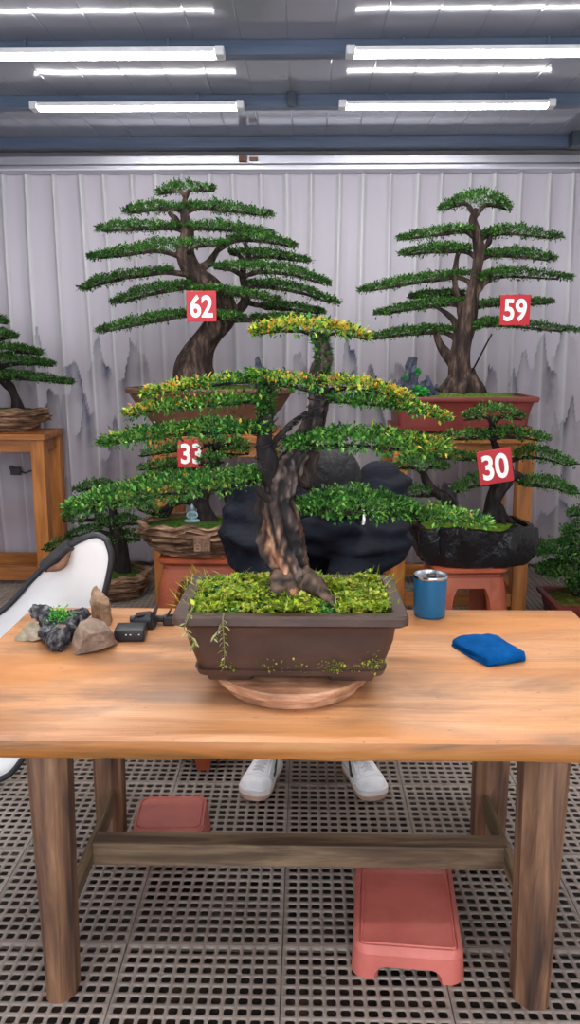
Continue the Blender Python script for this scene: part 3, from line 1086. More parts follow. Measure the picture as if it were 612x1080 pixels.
def trailing(px0, pts, dry=True):
    """weed hanging over the pot's front"""
    W3 = np.array([P(a, b, d) for a, b, d in pts])
    V, F = tube(W3, np.linspace(.0022, .0008, len(W3)), 5, 4)
    mb = MB(); mb.add(V, F)
    path = catmull(W3, 4)
    B = []; D = []
    for p_ in path[3:]:
        for s in (-1, 1):
            if rng.uniform() < .75:
                B.append(p_); D.append((s * rng.uniform(.3, 1), -.3, -rng.uniform(.2, 1)))
    B = np.array(B); D = np.array(D)
    C = pick(np.array([srgb(170, 172, 120)[:3], srgb(140, 150, 80)[:3], srgb(190, 184, 150)[:3]]), len(B))
    L = rng.uniform(.008, .022, len(B))
    LV, LF, LC = leaf_mesh(B, D, L, L * .3, C)
    V = np.concatenate([mb.V[0], LV])
    F = [list(f) for f in mb.F] + [[int(i) + len(mb.V[0]) for i in f] for f in LF]
    cols = np.concatenate([np.tile(np.array(srgb(130, 124, 80)[:3]), (len(mb.V[0]), 1)), LC])
    build('trailing_weed', V, F, M['leaf'], bon, cols=cols)


trailing(198, [(206, 638, 1.79), (199, 650, 1.71), (195, 664, 1.712), (204, 674, 1.72), (205, 684, 1.725)])
trailing(235, [(236, 646, 1.73), (235, 656, 1.706), (236, 672, 1.718), (237, 690, 1.728), (236, 702, 1.735)])
trailing(225, [(234, 660, 1.71), (228, 668, 1.715), (225, 673, 1.72)])


def pot_growth():
    """moss and small weeds along the pot's lower band, thicker to the right"""
    n = 900
    u = rng.uniform(0, 1, n) ** .8
    px = 206 + u * 202
    keep = rng.uniform(0, 1, n) < (.25 + .75 * np.clip((u - .45) * 2, 0, 1)) * np.array([np.clip(.5 + 1.6 * noise.noise(Vector((a * 9, 4, 1))), 0, 1) for a in u])
    px = px[keep]; u = u[keep]
    py = np.clip(703 + rng.normal(size=len(px)) * 3.4 - np.clip(u - .8, 0, 1) * rng.uniform(0, 50, len(px)), 672, 709)
    B = np.array([P(a, b, 1.735 + .02 * np.clip((b - 690) / 20, 0, 1)) for a, b in zip(px, py)])
    D = rng.normal(size=(len(B), 3)); D[:, 1] = -np.abs(D[:, 1]); D[:, 2] += .3
    L = rng.uniform(.004, .010, len(B))
    V, F, C = leaf_mesh(B, D, L, L * .6, pick(LIME, len(B)) * .75)
    build('pot_moss', V, F, M['leaf'], bon, cols=C, kind='stuff')


pot_growth()

MD = 1.895
main_trunks = [
    [(312, 642, 0, 34), (310, 622, 0, 28), (306, 602, 0, 22), (298, 575, 0, 22), (294, 548, 0, 21), (294, 522, 0, 19), (300, 500, 0, 16), (309, 484, .01, 12), (322, 466, .02, 12), (331, 446, .02, 11), (336, 424, .01, 10), (335, 400, 0, 9), (341, 378, 0, 8), (338, 356, 0, 6), (336, 350, 0, 3)],
    [(293, 525, -.01, 13), (284, 500, -.02, 11), (279, 476, -.02, 11), (279, 455, -.01, 9), (281, 432, 0, 7), (282, 412, 0, 5), (283, 398, 0, 3)],
    [(318, 512, .02, 9), (326, 494, .04, 10), (331, 474, .03, 8)],
    [(284, 478, -.02, 4), (293, 462, -.02, 3.4), (303, 452, -.01, 3.2), (311, 443, 0, 3), (324, 436, .01, 3)],
    [(291, 530, -.02, 5), (280, 524, -.05, 4), (268, 512, -.06, 3)],
]
HT = YELLOW
main_pads = [
    dict(p=[(268, 350), (300, 346), (345, 347), (387, 355)], t=8, hd=.055, a=(338, 358), hot=HT, hotamt=(.75, .8), r=2.4),
    dict(p=[(153, 415), (200, 408), (250, 402), (292, 398)], t=5, hd=.05, a=(283, 410), hot=HT, hotamt=(.65, .0), r=2.6),
    dict(p=[(262, 394), (300, 403), (350, 405), (390, 409), (432, 420)], t=8, hd=.065, a=(336, 415), hot=HT, hotamt=(.1, .85), r=3),
    dict(p=[(346, 420, ), (400, 426), (440, 432), (472, 442)], t=5, hd=.045, a=(338, 424), hot=HT, hotamt=(-.1, .5), r=2.4),
    dict(p=[(133, 438), (170, 430), (230, 424), (282, 421)], t=5, hd=.05, a=(281, 430), hot=HT, hotamt=(.55, 0), r=2.6),
    dict(p=[(105, 468), (150, 461), (215, 453), (284, 451)], t=8, hd=.065, a=(280, 462), hot=HT, hotamt=(.12, .06), r=3),
    dict(p=[(302, 468), (350, 463), (400, 466), (440, 470), (474, 472)], t=15, hd=.085, a=(322, 478), hot=HT, hotamt=(-.35, .5), r=3.6),
    dict(p=[(74, 535), (120, 524), (180, 515), (240, 509), (296, 498)], t=15, hd=.10, a=(284, 506, -.03), hot=HT, hotamt=(.06, .03), r=4),
    dict(p=[(312, 536), (350, 531), (395, 533), (445, 540)], t=19, hd=.085, a=(308, 528), r=4),
    dict(p=[(425, 540), (470, 546), (517, 553)], t=7, hd=.05, a=(400, 542), hot=HT, hotamt=(0, .15), r=2.4),
]
make_tree(bon, MD, main_trunks, main_pads, [M['bark_old'], M['bark_dark'], M['bark'], M['bark_dark'], M['bark_dark']], .0145, 9000, 6, GREENS, True, wood=M['bark_dark'], tscale=.85)


def trunk_leaves(pts, r_px, n, pal=GREENS):
    """small leaves that clothe an upright stem"""
    q = catmull(np.array([P(a, b, MD) for a, b in pts]), 6)
    i = rng.integers(0, len(q), n)
    a = rng.uniform(0, 2 * PI, n)
    r = r_px / S(q[0])
    B = q[i] + np.column_stack([np.cos(a) * r * .6, np.sin(a) * r * .6, rng.uniform(-.01, .01, n)])
    D = np.column_stack([np.cos(a), np.sin(a), rng.uniform(.1, 1.4, n)])
    L = rng.uniform(.008, .017, n)
    V, F, C = leaf_mesh(B, D, L, L * .45, pick(pal, n))
    build('stem_foliage', V, F, M['leaf'], bon, cols=C)


trunk_leaves([(337, 356), (341, 378), (337, 402)], 11, 620, DARKS)
trunk_leaves([(283, 396), (281, 425), (279, 446)], 11, 620, DARKS)
trunk_leaves([(292, 476), (298, 490), (300, 500)], 6, 90)
# roots, right one long and pale as in the photo
rc = np.array([P(312, 634, MD)[0], MD, RZ - .012])
mb = MB()
for pts, rr in (([(318, 606), (330, 616), (343, 628), (356, 638)], (11, 10, 7, 4)), ([(300, 604), (292, 620), (282, 636)], (10, 8, 4)),
                ([(308, 610), (308, 626), (304, 645)], (10, 9, 5)), ([(316, 612), (322, 630), (330, 646)], (8, 6, 3))):
    q = np.array([P(a, b, MD - .03 - .02 * i) for i, (a, b) in enumerate(pts)])
    V, F = tube(q, [r / S(x) for r, x in zip(rr, q)], 14, 6, amp=.6, freq=9, seed=rr[0], flute=.1)
    mb.add(V, F)
rootV = noisy(np.concatenate(mb.V), .006, 45, 2)
rn = np.array([noise.fractal(Vector((v[0] * 60, v[1] * 60, v[2] * 60)), 1, 2, 3) for v in rootV])[:, None]
rk = np.clip(.45 + rn * .9, 0, 1)
build('root_flare', rootV, mb.F, M['bark_old'], bon, smooth=True, cols=np.array(srgb(26, 22, 20)[:3]) * (1 - rk) + np.array(srgb(116, 92, 76)[:3]) * rk)


def coil(path_px, r_px, turns, d=MD):
    q = catmull(np.array([P(a, b, d) for a, b in path_px]), 14)
    m = turns * 14
    s = np.linspace(0, len(q) - 1, m)
    c = np.array([[np.interp(x, np.arange(len(q)), q[:, k]) for k in range(3)] for x in s])
    a = np.linspace(0, turns * 2 * PI, m)
    r = r_px / S(c[0])
    c += np.column_stack([np.cos(a) * r, np.sin(a) * r, np.sin(a) * r * .25])
    return tube(c, .0016, 6, 1, smooth=False)


mb = MB()
mb.add(*coil([(283, 500), (279, 470), (281, 440)], 12, 5, MD - .02))
mb.add(*coil([(331, 446), (336, 424), (336, 410)], 11.5, 4, MD))
mb.add(*coil([(286, 476), (303, 452), (324, 436)], 4.5, 6, MD - .01))
mb.build('training_wire', M['wire'], bon, smooth=True, label='dark training wire coiled round the upper trunks')


# ------------------------------------------------------------------ background stands
def wood_stand(x0, x1, y0, y1, zt, label, leg_w=.085, low=True, rungs=(.055, .13), apron=.08, mats=('orange_wood', 'orange_wood_x')):
    t = thing('plant_stand', ((x0 + x1) / 2, (y0 + y1) / 2, 0), label, 'stand', 'wooden plant stands')
    th = .038
    V, F = bevel_box(x0, x1, y0, y1, zt - th, zt, .005)
    build('stand_top', V, F, M[mats[1]], t)
    i = .012
    for lx in (x0 + i, x1 - i - leg_w):
        for ly in (y0 + i, y1 - i - leg_w):
            V, F = bevel_box(lx, lx + leg_w, ly, ly + leg_w, 0, zt - th, .004)
            build('leg', V, F, M[mats[0]], t)
    for ly in (y0 + i + .01, y1 - i - .05):
        V, F = bevel_box(x0 + i + leg_w, x1 - i - leg_w, ly, ly + .04, zt - th - apron, zt - th, .003)
        build('apron', V, F, M[mats[1]], t)
        if low:
            V, F = bevel_box(x0 + i + leg_w, x1 - i - leg_w, ly, ly + .045, *rungs, .003)
            build('rung', V, F, M[mats[1]], t)
    for lx in (x0 + i + .02, x1 - i - .06):
        V, F = bevel_box(lx, lx + .04, y0 + i + leg_w, y1 - i - leg_w, zt - th - apron, zt - th, .003)
        build('apron', V, F, M[mats[1]], t)
        if low:
            V, F = bevel_box(lx, lx + .045, y0 + i + leg_w, y1 - i - leg_w, *rungs, .003)
            build('rung', V, F, M[mats[1]], t)
    return t


ZA = 1.035
ax0, ax1 = P(157, 500, 4.5)[0], P(293, 500, 4.5)[0]
wood_stand(ax0, ax1, 4.5, 5.22, ZA, 'orange wooden stand at centre left, half hidden behind the foreground bonsai and bearing tree 62')
bx0, bx1 = P(412, 500, 4.5)[0], P(566, 500, 4.5)[0]
wood_stand(bx0, bx1, 4.5, 5.22, ZA, 'orange wooden stand on the right bearing tree 59 in its red pot')
cx1 = P(49, 520, 5.12)[0]
wood_stand(cx1 - .95, cx1 + .02, 5.08, 5.52, .985, 'orange wooden stand cut off by the left edge, bearing a small bonsai', rungs=(.03, .12))


# ------------------------------------------------------------------ number tags
def number_tag(num, px, py, d, size, label, roll=0, reach=.2):
    p = P(px, py, d)
    t = thing('number_tag', p, label, 'tag', 'red number tags')
    V, F = bevel_box(-size / 2, size / 2, -.002, .002, -size / 2, size / 2, .0015, 1)
    build('tag_plate', rot(V, 'Y', roll), F, M['tag_red'], t, local=True)
    cu = bpy.data.curves.new('digits', 'FONT')
    cu.body = num; cu.align_x = 'CENTER'; cu.align_y = 'CENTER'; cu.size = size * .98
    cu.extrude = .0012; cu.offset = size * .024
    o = bpy.data.objects.new('digits', cu); COL.objects.link(o)
    bpy.context.view_layer.update()
    me = bpy.data.meshes.new_from_object(o.evaluated_get(bpy.context.evaluated_depsgraph_get()))
    V = np.array([v.co[:] for v in me.vertices]); F = [list(f.vertices) for f in me.polygons]
    bpy.data.objects.remove(o); bpy.data.curves.remove(cu)
    V[:, 0] -= (V[:, 0].min() + V[:, 0].max()) / 2; V[:, 1] -= (V[:, 1].min() + V[:, 1].max()) / 2
    W = V[:, 0].max() - V[:, 0].min(); H = V[:, 1].max() - V[:, 1].min()
    V = np.column_stack([V[:, 0] * size * .76 / W, -.003 - V[:, 2], V[:, 1] * size * .74 / H])
    build('numeral', rot(V, 'Y', roll), F, M['tag_white'], t, local=True, label='white number %s' % num)
    # wire hook at the back
    V, F = tube([(0, .002, size * .3), (0, .03, size * .45), (0, reach * .6, size * .42), (0, reach, size * .3)], .0016, 6, 4)
    build('hook', V, F, M['wire'], t, local=True, smooth=True)
    return t


number_tag('62', 212.5, 323, 4.40, .157, 'red square tag with white 62 hanging on the tall tree at upper left')
number_tag('59', 543.5, 327, 4.52, .160, 'red square tag with white 59 hanging on the tall tree at upper right')
number_tag('30', 522.5, 492, 3.8, .160, 'red tilted tag with white 30 on the small bonsai in the black pot', roll=-.17, reach=.12)
number_tag('33', 202, 478.5, 3.93, .135, 'red tag with white 33, partly covered by leaves behind the foreground bonsai')

# ------------------------------------------------------------------ tree 62
d62 = 4.86
c62 = np.array([P(222, 420, d62)[0], d62])
t62 = thing('bonsai_tree', (c62[0], c62[1], ZA), 'tallest bonsai, tag 62, broad tiered crown in an oval brown pot at upper left', 'bonsai', 'bonsai trees')
prof = [(.30, ZA), (.33, ZA + .004), (.345, ZA + .02), (.35, ZA + .05), (.42, ZA + .13), (.468, ZA + .20), (.475, ZA + .215), (.50, ZA + .225), (.505, ZA + .245), (.495, ZA + .255), (.46, ZA + .255), (.45, ZA + .24), (.44, ZA + .22)]
V, F = lathe(c62, prof, 72, 1, .62)
build('pot', V, F, M['pot_oval'], t62, smooth=True, sharp=35)
soil_dome(c62, .445, .275, ZA + .232, .03, M['moss'], t62, sup=2)
tr62 = [
    [(208, 404, 0, 22), (206, 385, 0, 18), (212, 366, 0, 16), (224, 350, 0, 14), (236, 336, 0, 12), (236, 320, 0, 11), (222, 303, 0, 11), (205, 288, 0, 10), (196, 268, 0, 8), (198, 244, 0, 6), (194, 222, 0, 4), (196, 205, 0, 2.5)],
    [(238, 338, 0, 9), (256, 322, 0, 6), (258, 305, 0, 5), (256, 288, 0, 4), (262, 268, 0, 3), (258, 256, 0, 2)],
    [(196, 402, -.05, 6), (191, 388, -.06, 4.5), (189, 374, -.06, 1.5)],
    [(205, 288, 0, 5), (222, 276, 0, 4), (230, 262, 0, 2.5)],
    [(198, 244, 0, 3), (186, 232, 0, 3), (178, 224, 0, 2)],
]
p62 = [
    dict(p=[(167, 204), (195, 199), (226, 199)], t=6, a=(196, 208), hd=.12),
    dict(p=[(131, 223), (160, 219), (196, 219)], t=5, a=(196, 226)), dict(p=[(198, 217), (240, 220), (288, 227)], t=5, a=(195, 226)),
    dict(p=[(104, 243), (140, 240), (193, 238)], t=5.5, a=(197, 248)), dict(p=[(196, 239), (240, 241), (289, 246)], t=5, a=(197, 248)),
    dict(p=[(94, 271), (135, 266), (180, 259), (242, 257)], t=6.5, a=(196, 272), o=-.1), dict(p=[(240, 252), (275, 253), (312, 259)], t=5, a=(230, 264)),
    dict(p=[(243, 266), (285, 269), (326, 275)], t=5, a=(257, 278)),
    dict(p=[(85, 305), (120, 294), (182, 284)], t=5, a=(205, 290)), dict(p=[(226, 281), (270, 283), (310, 288), (348, 299)], t=7.5, a=(257, 292), o=-.1),
    dict(p=[(117, 319), (160, 307), (203, 300)], t=8, a=(215, 300), o=-.05), dict(p=[(200, 306), (240, 308), (294, 316)], t=6, a=(230, 312), o=-.15), dict(p=[(262, 299), (310, 305), (357, 320)], t=7, a=(257, 308)),
    dict(p=[(102, 349), (150, 339), (204, 329)], t=7, a=(232, 326), o=-.1), dict(p=[(200, 332), (230, 333), (258, 335)], t=6, a=(236, 336), o=-.18), dict(p=[(276, 322), (310, 325), (342, 330)], t=6, a=(258, 318), o=.1),
    dict(p=[(266, 335), (310, 337), (355, 343)], t=6.5, a=(240, 338), o=0),
]
make_tree(t62, d62, tr62, p62, M['bark'], .019, 2900, 5, DARKS, False, hd=.16, tscale=.72)
roots(np.array([P(208, 404, d62)[0], d62, ZA + .255]), 7, .075, .08, M['bark'], t62, 0)

# ------------------------------------------------------------------ tree 59
d59 = 4.83
c59 = np.array([P(491, 420, 4.6)[0], d59])
t59 = thing('bonsai_tree', (c59[0], c59[1], ZA), 'tall bonsai, tag 59, straight trunk in a red rectangular pot at upper right', 'bonsai', 'bonsai trees')
z0 = ZA
V, F = rloft(c59, [(z0 + .02, .34, .19, .02), (z0 + .02, .385, .225, .02), (z0 + .045, .39, .23, .02), (z0 + .047, .365, .205, .03), (z0 + .1, .37, .21, .03), (z0 + .16, .385, .22, .03), (z0 + .18, .392, .227, .03), (z0 + .185, .41, .24, .02),
                   (z0 + .2, .415, .245, .015), (z0 + .212, .412, .242, .015), (z0 + .212, .385, .215, .015), (z0 + .19, .38, .21, .015)])
pt = build('pot', V, F, M['pot_red'], t59, smooth=True, sharp=35)
for sx in (-1, 1):
    for sy in (-1, 1):
        V, F = rloft((c59[0] + sx * .33, c59[1] + sy * .18), [(z0, .045, .03, .012), (z0 + .021, .052, .036, .014)])
        build('pot_foot', V, F, M['pot_red'], pt, smooth=True)
soil_dome(c59, .383, .213, ZA + .2, .03, M['moss'], t59, sup=6)
tr59 = [
    [(488, 417, 0, 24), (486, 400, 0, 17), (485, 382, 0, 14), (487, 362, 0, 11), (491, 342, 0, 9.5), (497, 315, 0, 8), (502, 290, 0, 7), (506, 266, 0, 6.5), (503, 246, 0, 5), (499, 232, 0, 4.5), (503, 220, 0, 3)],
    [(481, 388, 0, 9), (472, 374, 0, 6), (464, 362, 0, 4), (460, 352, 0, 3)],
    [(487, 360, 0, 6), (480, 340, 0, 4), (468, 328, 0, 2), (456, 323, 0, 1)],
    [(490, 342, 0, 5), (484, 318, 0, 4), (480, 300, 0, 3), (482, 272, 0, 2.5), (488, 262, 0, 2)],
    [(503, 250, 0, 3), (494, 244, 0, 3), (484, 243, 0, 2)],
    [(497, 316, 0, 4), (508, 300, 0, 4), (520, 292, 0, 3)],
    [(505, 270, 0, 3), (514, 258, 0, 3), (518, 248, 0, 2)],
]
p59 = [
    dict(p=[(464, 221), (484, 213), (503, 210), (522, 213), (539, 219)], t=9, a=(501, 228), hd=.17),
    dict(p=[(421, 251), (460, 246), (497, 242)], t=5, a=(500, 250)), dict(p=[(509, 248), (533, 244), (592, 251)], t=6, a=(504, 256)),
    dict(p=[(422, 268), (460, 264), (497, 262)], t=6, a=(502, 272)), dict(p=[(512, 267), (545, 269), (585, 274)], t=6, a=(506, 274)),
    dict(p=[(379, 307), (434, 297), (495, 288)], t=6.5, a=(500, 302)), dict(p=[(503, 293), (535, 289), (603, 293)], t=7, a=(500, 300)),
    dict(p=[(433, 313), (489, 309)], t=5, a=(494, 322), o=.1),
    dict(p=[(396, 331), (442, 323), (489, 317)], t=6, a=(492, 334)), dict(p=[(503, 321), (540, 319), (581, 319)], t=5, a=(494, 328)),
    dict(p=[(385, 357), (434, 350), (480, 347)], t=6.5, a=(486, 366)), dict(p=[(497, 344), (525, 341), (611, 349)], t=6.5, a=(489, 352)),
]
make_tree(t59, d59, tr59, p59, M['bark'], .019, 2900, 5, DARKS, False, hd=.16, tscale=.75)
roots(np.array([P(488, 416, d59)[0], d59, ZA + .222]), 8, .085, .07, M['bark'], t59, 0)
a, b = P(498, 392, 4.75), P(519, 352, 4.7)
V, F = tube([a, (a + b) / 2, b], .005, 8, 3)
build('support_rod', V, F, M['wire'], t59, smooth=True)


# rock ornaments standing in the pots
def rockery(spires, d, name, label, zb, green=()):
    p0 = P(spires[0][0], spires[0][2], d)
    t = thing(name, (p0[0], d, zb), label, 'rockery')
    mb = MB()
    for px, ytop, ybot, w in spires:
        a, b = P(px, ytop, d), P(px, ybot, d)
        r = w / 2 / S(a)
        h = a[2] - zb
        prof = [(r * 1.05, zb), (r * 1.0, zb + h * .2), (r * .85, zb + h * .42), (r * .95, zb + h * .55), (r * .7, zb + h * .75), (r * .45, zb + h * .9), (r * .12, zb + h)]
        V, F = lathe((a[0], d), prof, 14)
        mb.add(noisy(V, r * .5, 30, px), F)
    mb.build('rock', M['rockery'], t, smooth=False)
    for px, py, r in green:
        p = P(px, py, d - .05)
        n = 70
        dirs = rng.normal(size=(n, 3)); dirs /= np.linalg.norm(dirs, axis=1)[:, None]
        rr = r / S(p)
        V, F, C = leaf_mesh(p + dirs * rr * .4, dirs + [0, 0, .3], np.full(n, rr * .9), np.full(n, rr * .5), pick(np.array([srgb(60, 170, 70)[:3], srgb(40, 150, 80)[:3], srgb(90, 190, 80)[:3]]), n))
        build('rock_plant', V, F, M['leaf'], t, cols=C)
    return t


zs59 = ZA + .215
rockery([(435, 374, 414, 17), (452, 396, 414, 10), (446, 401, 414, 9), (424, 398, 414, 8), (418, 400, 414, 7), (460, 405, 414, 6)], 4.70, 'miniature_rockery', 'dark spired miniature rockery with green tufts at the left end of the red pot', zs59,
        [(441, 392, 3.5), (428, 398, 3), (440, 412, 5.5), (448, 414, 5), (437, 418, 5)])
rockery([(272, 376, 410, 11), (267, 390, 410, 9), (279, 392, 410, 8)], 4.82, 'miniature_rockery', 'dark pointed miniature rockery in the oval pot of tree 62, above the yellowed foliage', ZA + .25)


# ------------------------------------------------------------------ terracotta stools
def arch_shell(hx, hy, z0, z1, r, prof, opening, arch, th=.022, n=12, rows=8):
    """rounded four-legged shell; prof(t) scales the plan from bottom 0 to top 1; opening = share of each side cut out up to height arch"""
    per = []
    for sx, sy, a0 in ((1, 1, 0), (-1, 1, 1), (-1, -1, 2), (1, -1, 3)):
        for i in range(n + 1):
            a = a0 * PI / 2 + PI / 2 * i / n
            per.append(((hx - r) * sx + r * math.cos(a), (hy - r) * sy + r * math.sin(a), -1))
        ox, oy = hx * opening, hy * opening
        ss = [1, .995, .97, .92, .85, .7, .4, 0, -.4, -.7, -.85, -.92, -.97, -.995, -1]
        for s in ss:
            q = 1 - (1 - (1 - abs(s)) / .3) ** 2 if abs(s) > .7 else 1
            zl = arch * math.sqrt(max(q, 0)) if abs(s) < 1 else 0
            if a0 == 0: per.append((ox * s, hy, zl))
            if a0 == 1: per.append((-hx, oy * s, zl))
            if a0 == 2: per.append((-ox * s, -hy, zl))
            if a0 == 3: per.append((hx, -oy * s, zl))
    V = []; F = []
    m = len(per)
    for inner in (0, 1):
        for x, y, zl in per:
            zl = max(zl, 0)
            for k in range(rows + 1):
                z = z0 + zl + (z1 - z0 - zl) * k / rows
                s = prof((z - z0) / (z1 - z0))
                fx = s * (1 - inner * th / hx); fy = s * (1 - inner * th / hy)
                V.append((x * fx, y * fy, z))
    R = rows + 1
    o = m * R
    for i in range(m):
        j = (i + 1) % m
        for k in range(rows):
            F.append([i * R + k, j * R + k, j * R + k + 1, i * R + k + 1])
            F.append([o + j * R + k, o + i * R + k, o + i * R + k + 1, o + j * R + k + 1])
        F.append([j * R, i * R, o + i * R, o + j * R])
        F.append([i * R + rows, j * R + rows, o + j * R + rows, o + i * R + rows])
    return np.array(V), F


def pot_stool(loc, hx, hy, h, label, mat, rz=0, name='pot_stool', group='terracotta stools', opening=.62):
    t = thing(name, loc, label, 'stool', group, rz)
    body = h * .885

    def prof(q):
        return 1.06 - .02 * q - .16 * max(0, q - .72) ** 1.3 * 3.2 + .04 * math.sin(min(q, .7) / .7 * PI)
    V, F = arch_shell(hx * .95, hy * .95, 0, body, min(hx, hy) * .22, prof, opening, body * .86)
    build('stool_body', V, F, mat, t, smooth=True, local=True, sharp=50)
    k = prof(1.0) * .95
    V, F = rloft((0, 0), [(body - .004, hx * k, hy * k, .04), (body, hx * k * .97, hy * k * .97, .04), (body + h * .03, hx * k * .95, hy * k * .95, .04), (body + h * .045, hx * k * .97, hy * k * .97, .04)])
    build('stool_waist', V, F, mat, t, smooth=True, local=True, sharp=40)
    V, F = rloft((0, 0), [(body + h * .04, hx * .88, hy * .88, .04), (body + h * .05, hx * .94, hy * .94, .045), (body + h * .075, hx, hy, .05), (h - .004, hx, hy, .05), (h, hx - .006, hy - .006, .045)])
    build('stool_top', V, F, mat, t, smooth=True, local=True, sharp=40)
    return t


D30 = 4.05
x30 = P(490, 600, 4.0)[0]
H30 = .43
pot_stool((x30 + .02, D30 + .1, 0), .19, .2, H30, 'red terracotta stool under the rough black pot, behind the blue cup', M['terra'], rz=.06, opening=.56)
D33 = 4.05
x33 = P(210, 590, 4.0)[0]
H33 = .47
pot_stool((x33, D33 + .1, 0), .21, .19, H33, 'red terracotta stool under the layered brown pot, behind the left end of the big pot', M['terra'])
xs_ = P(214, 813, 2.73)
t = thing('pot_pedestal', (xs_[0], 2.73 + .17, 0), 'terracotta pedestal behind the table, only one curved foot showing under the tabletop edge', 'pedestal', 'terracotta pedestals', PI / 4)
V, F = arch_shell(.13, .13, 0, .085, .03, lambda q: 1.02 + .05 * q, .74, .05, .016)
build('pedestal_body', V, F, M['terra'], t, smooth=True, local=True, sharp=50)
V, F = rloft((0, 0), [(.083, .138, .138, .03), (.09, .142, .142, .03), (.105, .142, .142, .03), (.11, .138, .138, .028), (.11, .12, .12, .02), (.107, .118, .118, .02)])
build('pedestal_top', V, F, M['terra'], t, smooth=True, local=True, sharp=40)


# ------------------------------------------------------------------ bonsai 30
c30 = np.array([x30 + .05, D30 + .1])
t30 = thing('bonsai_tree', (c30[0], c30[1], H30), 'small bonsai, tag 30, in a rough black pot on the right stool', 'bonsai', 'bonsai trees')


def lumpy_pot(c, z0, h, rx, ry, flare, seed, n=90, axis=(1, 1, .35), amp=.05, scale=11, wall=.03, rimamp=.02):
    loops = []
    zs = [0, .02] + list(np.linspace(.07, 1, 20))
    a = np.arange(n) * 2 * PI / n
    for q in zs:
        k = flare + (1 - flare) * math.sin(q * PI / 2) ** .8
        L = []
        for t_ in a:
            ca, sa = math.cos(t_), math.sin(t_)
            su = (abs(ca) ** 2.4 + abs(sa) ** 2.4) ** (-1 / 2.4)
            w = noise.fractal(Vector((ca * 2.2 * scale / 11 * axis[0] * rx * 4, sa * 2.2 * scale / 11 * axis[1] * ry * 4, q * h * scale * axis[2] + seed)), 1, 2, 4)
            f = k * (1 + amp * 2 * w * (1 if q > 0 else .5))
            z = z0 + h * q + (rimamp * noise.noise(Vector((ca * 3, sa * 3, seed))) if q > .8 else 0)
            L.append((c[0] + ca * su * rx * f, c[1] + sa * su * ry * f, z))
        loops.append(np.array(L))
    rim = loops[-1].copy()
    inn = rim.copy()
    ctr = np.array([c[0], c[1], 0])
    inn[:, 0] = c[0] + (rim[:, 0] - c[0]) * (1 - wall / rx); inn[:, 1] = c[1] + (rim[:, 1] - c[1]) * (1 - wall / ry); inn[:, 2] += .004
    inn2 = inn.copy(); inn2[:, 2] -= .04
    loops += [inn, inn2]
    return loft(loops)


V, F = lumpy_pot(c30, H30, .20, .315, .225, .82, 3.3, amp=.075, axis=(1.6, 1.6, .3), rimamp=.03)
build('pot', V, F, M['pot_black'], t30, smooth=True, sharp=60)
soil_dome(c30, .275, .19, H30 + .175, .04, M['moss'], t30, sup=2.4)
d30 = D30 + .1
tr30 = [
    [(521, 556, 0, 15), (520, 545, 0, 11), (521, 530, 0, 9), (528, 516, 0, 9), (536, 505, 0, 8), (534, 490, .02, 6), (524, 474, .03, 5), (519, 458, .02, 4), (520, 444, 0, 3)],
    [(474, 554, 0, 10), (475, 538, 0, 8), (468, 526, 0, 7), (457, 517, 0, 5), (449, 506, 0, 4), (446, 494, 0, 3)],
    [(534, 506, 0, 6), (545, 502, 0, 5), (555, 505, 0, 3)],
]
p30 = [
    dict(p=[(490, 440), (520, 435), (550, 439)], t=8, a=(520, 448), hd=.12),
    dict(p=[(466, 461), (514, 458)], t=6, a=(520, 464)), dict(p=[(512, 458), (545, 458), (578, 463)], t=7, a=(520, 464)),
    dict(p=[(460, 481), (507, 482)], t=5, a=(526, 480)), dict(p=[(543, 480), (570, 480), (605, 489)], t=8, a=(532, 490)),
    dict(p=[(478, 517), (500, 510), (520, 507)], t=8, a=(530, 512), o=-.08), dict(p=[(547, 508), (580, 511), (609, 520)], t=7, a=(545, 502)),
    dict(p=[(415, 491), (440, 489), (472, 492)], t=8, a=(446, 498), hd=.12), dict(p=[(427, 519), (457, 519)], t=8, a=(460, 520), hd=.1),
]
make_tree(t30, d30, tr30, p30, M['bark_dark'], .019, 2700, 5, DARKS, False, hd=.13)
roots(np.array([P(521, 552, d30)[0], d30, H30 + .21]), 6, .05, .05, M['bark_dark'], t30, 0)

# ------------------------------------------------------------------ bonsai 33
c33 = np.array([x33 + .005, D33 + .1])
t33 = thing('bonsai_tree', (c33[0], c33[1], H33), 'small bonsai, tag 33, in a layered brown rock pot behind the foreground bonsai', 'bonsai', 'bonsai trees')
V, F = lumpy_pot(c33, H33, .165, .325, .22, .68, 8.1, amp=.085, axis=(.7, .7, 4.2), scale=14, rimamp=.03)
po = build('pot', V, F, M['pot_rock'], t33, smooth=True, sharp=50)
# carved seal on the pot's face
sp_ = P(213, 574, 3.905)
mb = MB(); mb.add(*bevel_box(sp_[0] - .042, sp_[0] + .042, sp_[1] - .008, sp_[1] + .05, sp_[2] - .04, sp_[2] + .04, .006))
se = mb.build('carved_seal', M['strap'], po, label='square carved seal with two characters')
mb = MB()
fy = sp_[1] - .010


def stroke(x0, z0, x1, z1, w=.0035):
    d_ = np.array([x1 - x0, z1 - z0]); n_ = np.array([-d_[1], d_[0]]) / np.linalg.norm(d_) * w
    pts = [(x0 + n_[0], z0 + n_[1]), (x0 - n_[0], z0 - n_[1]), (x1 - n_[0], z1 - n_[1]), (x1 + n_[0], z1 + n_[1])]
    V = [(sp_[0] + a, fy, sp_[2] + b) for a, b in pts] + [(sp_[0] + a, fy + .01, sp_[2] + b) for a, b in pts]
    mb.add(V, [[0, 1, 2, 3], [4, 7, 6, 5], [0, 4, 5, 1], [1, 5, 6, 2], [2, 6, 7, 3], [3, 7, 4, 0]])


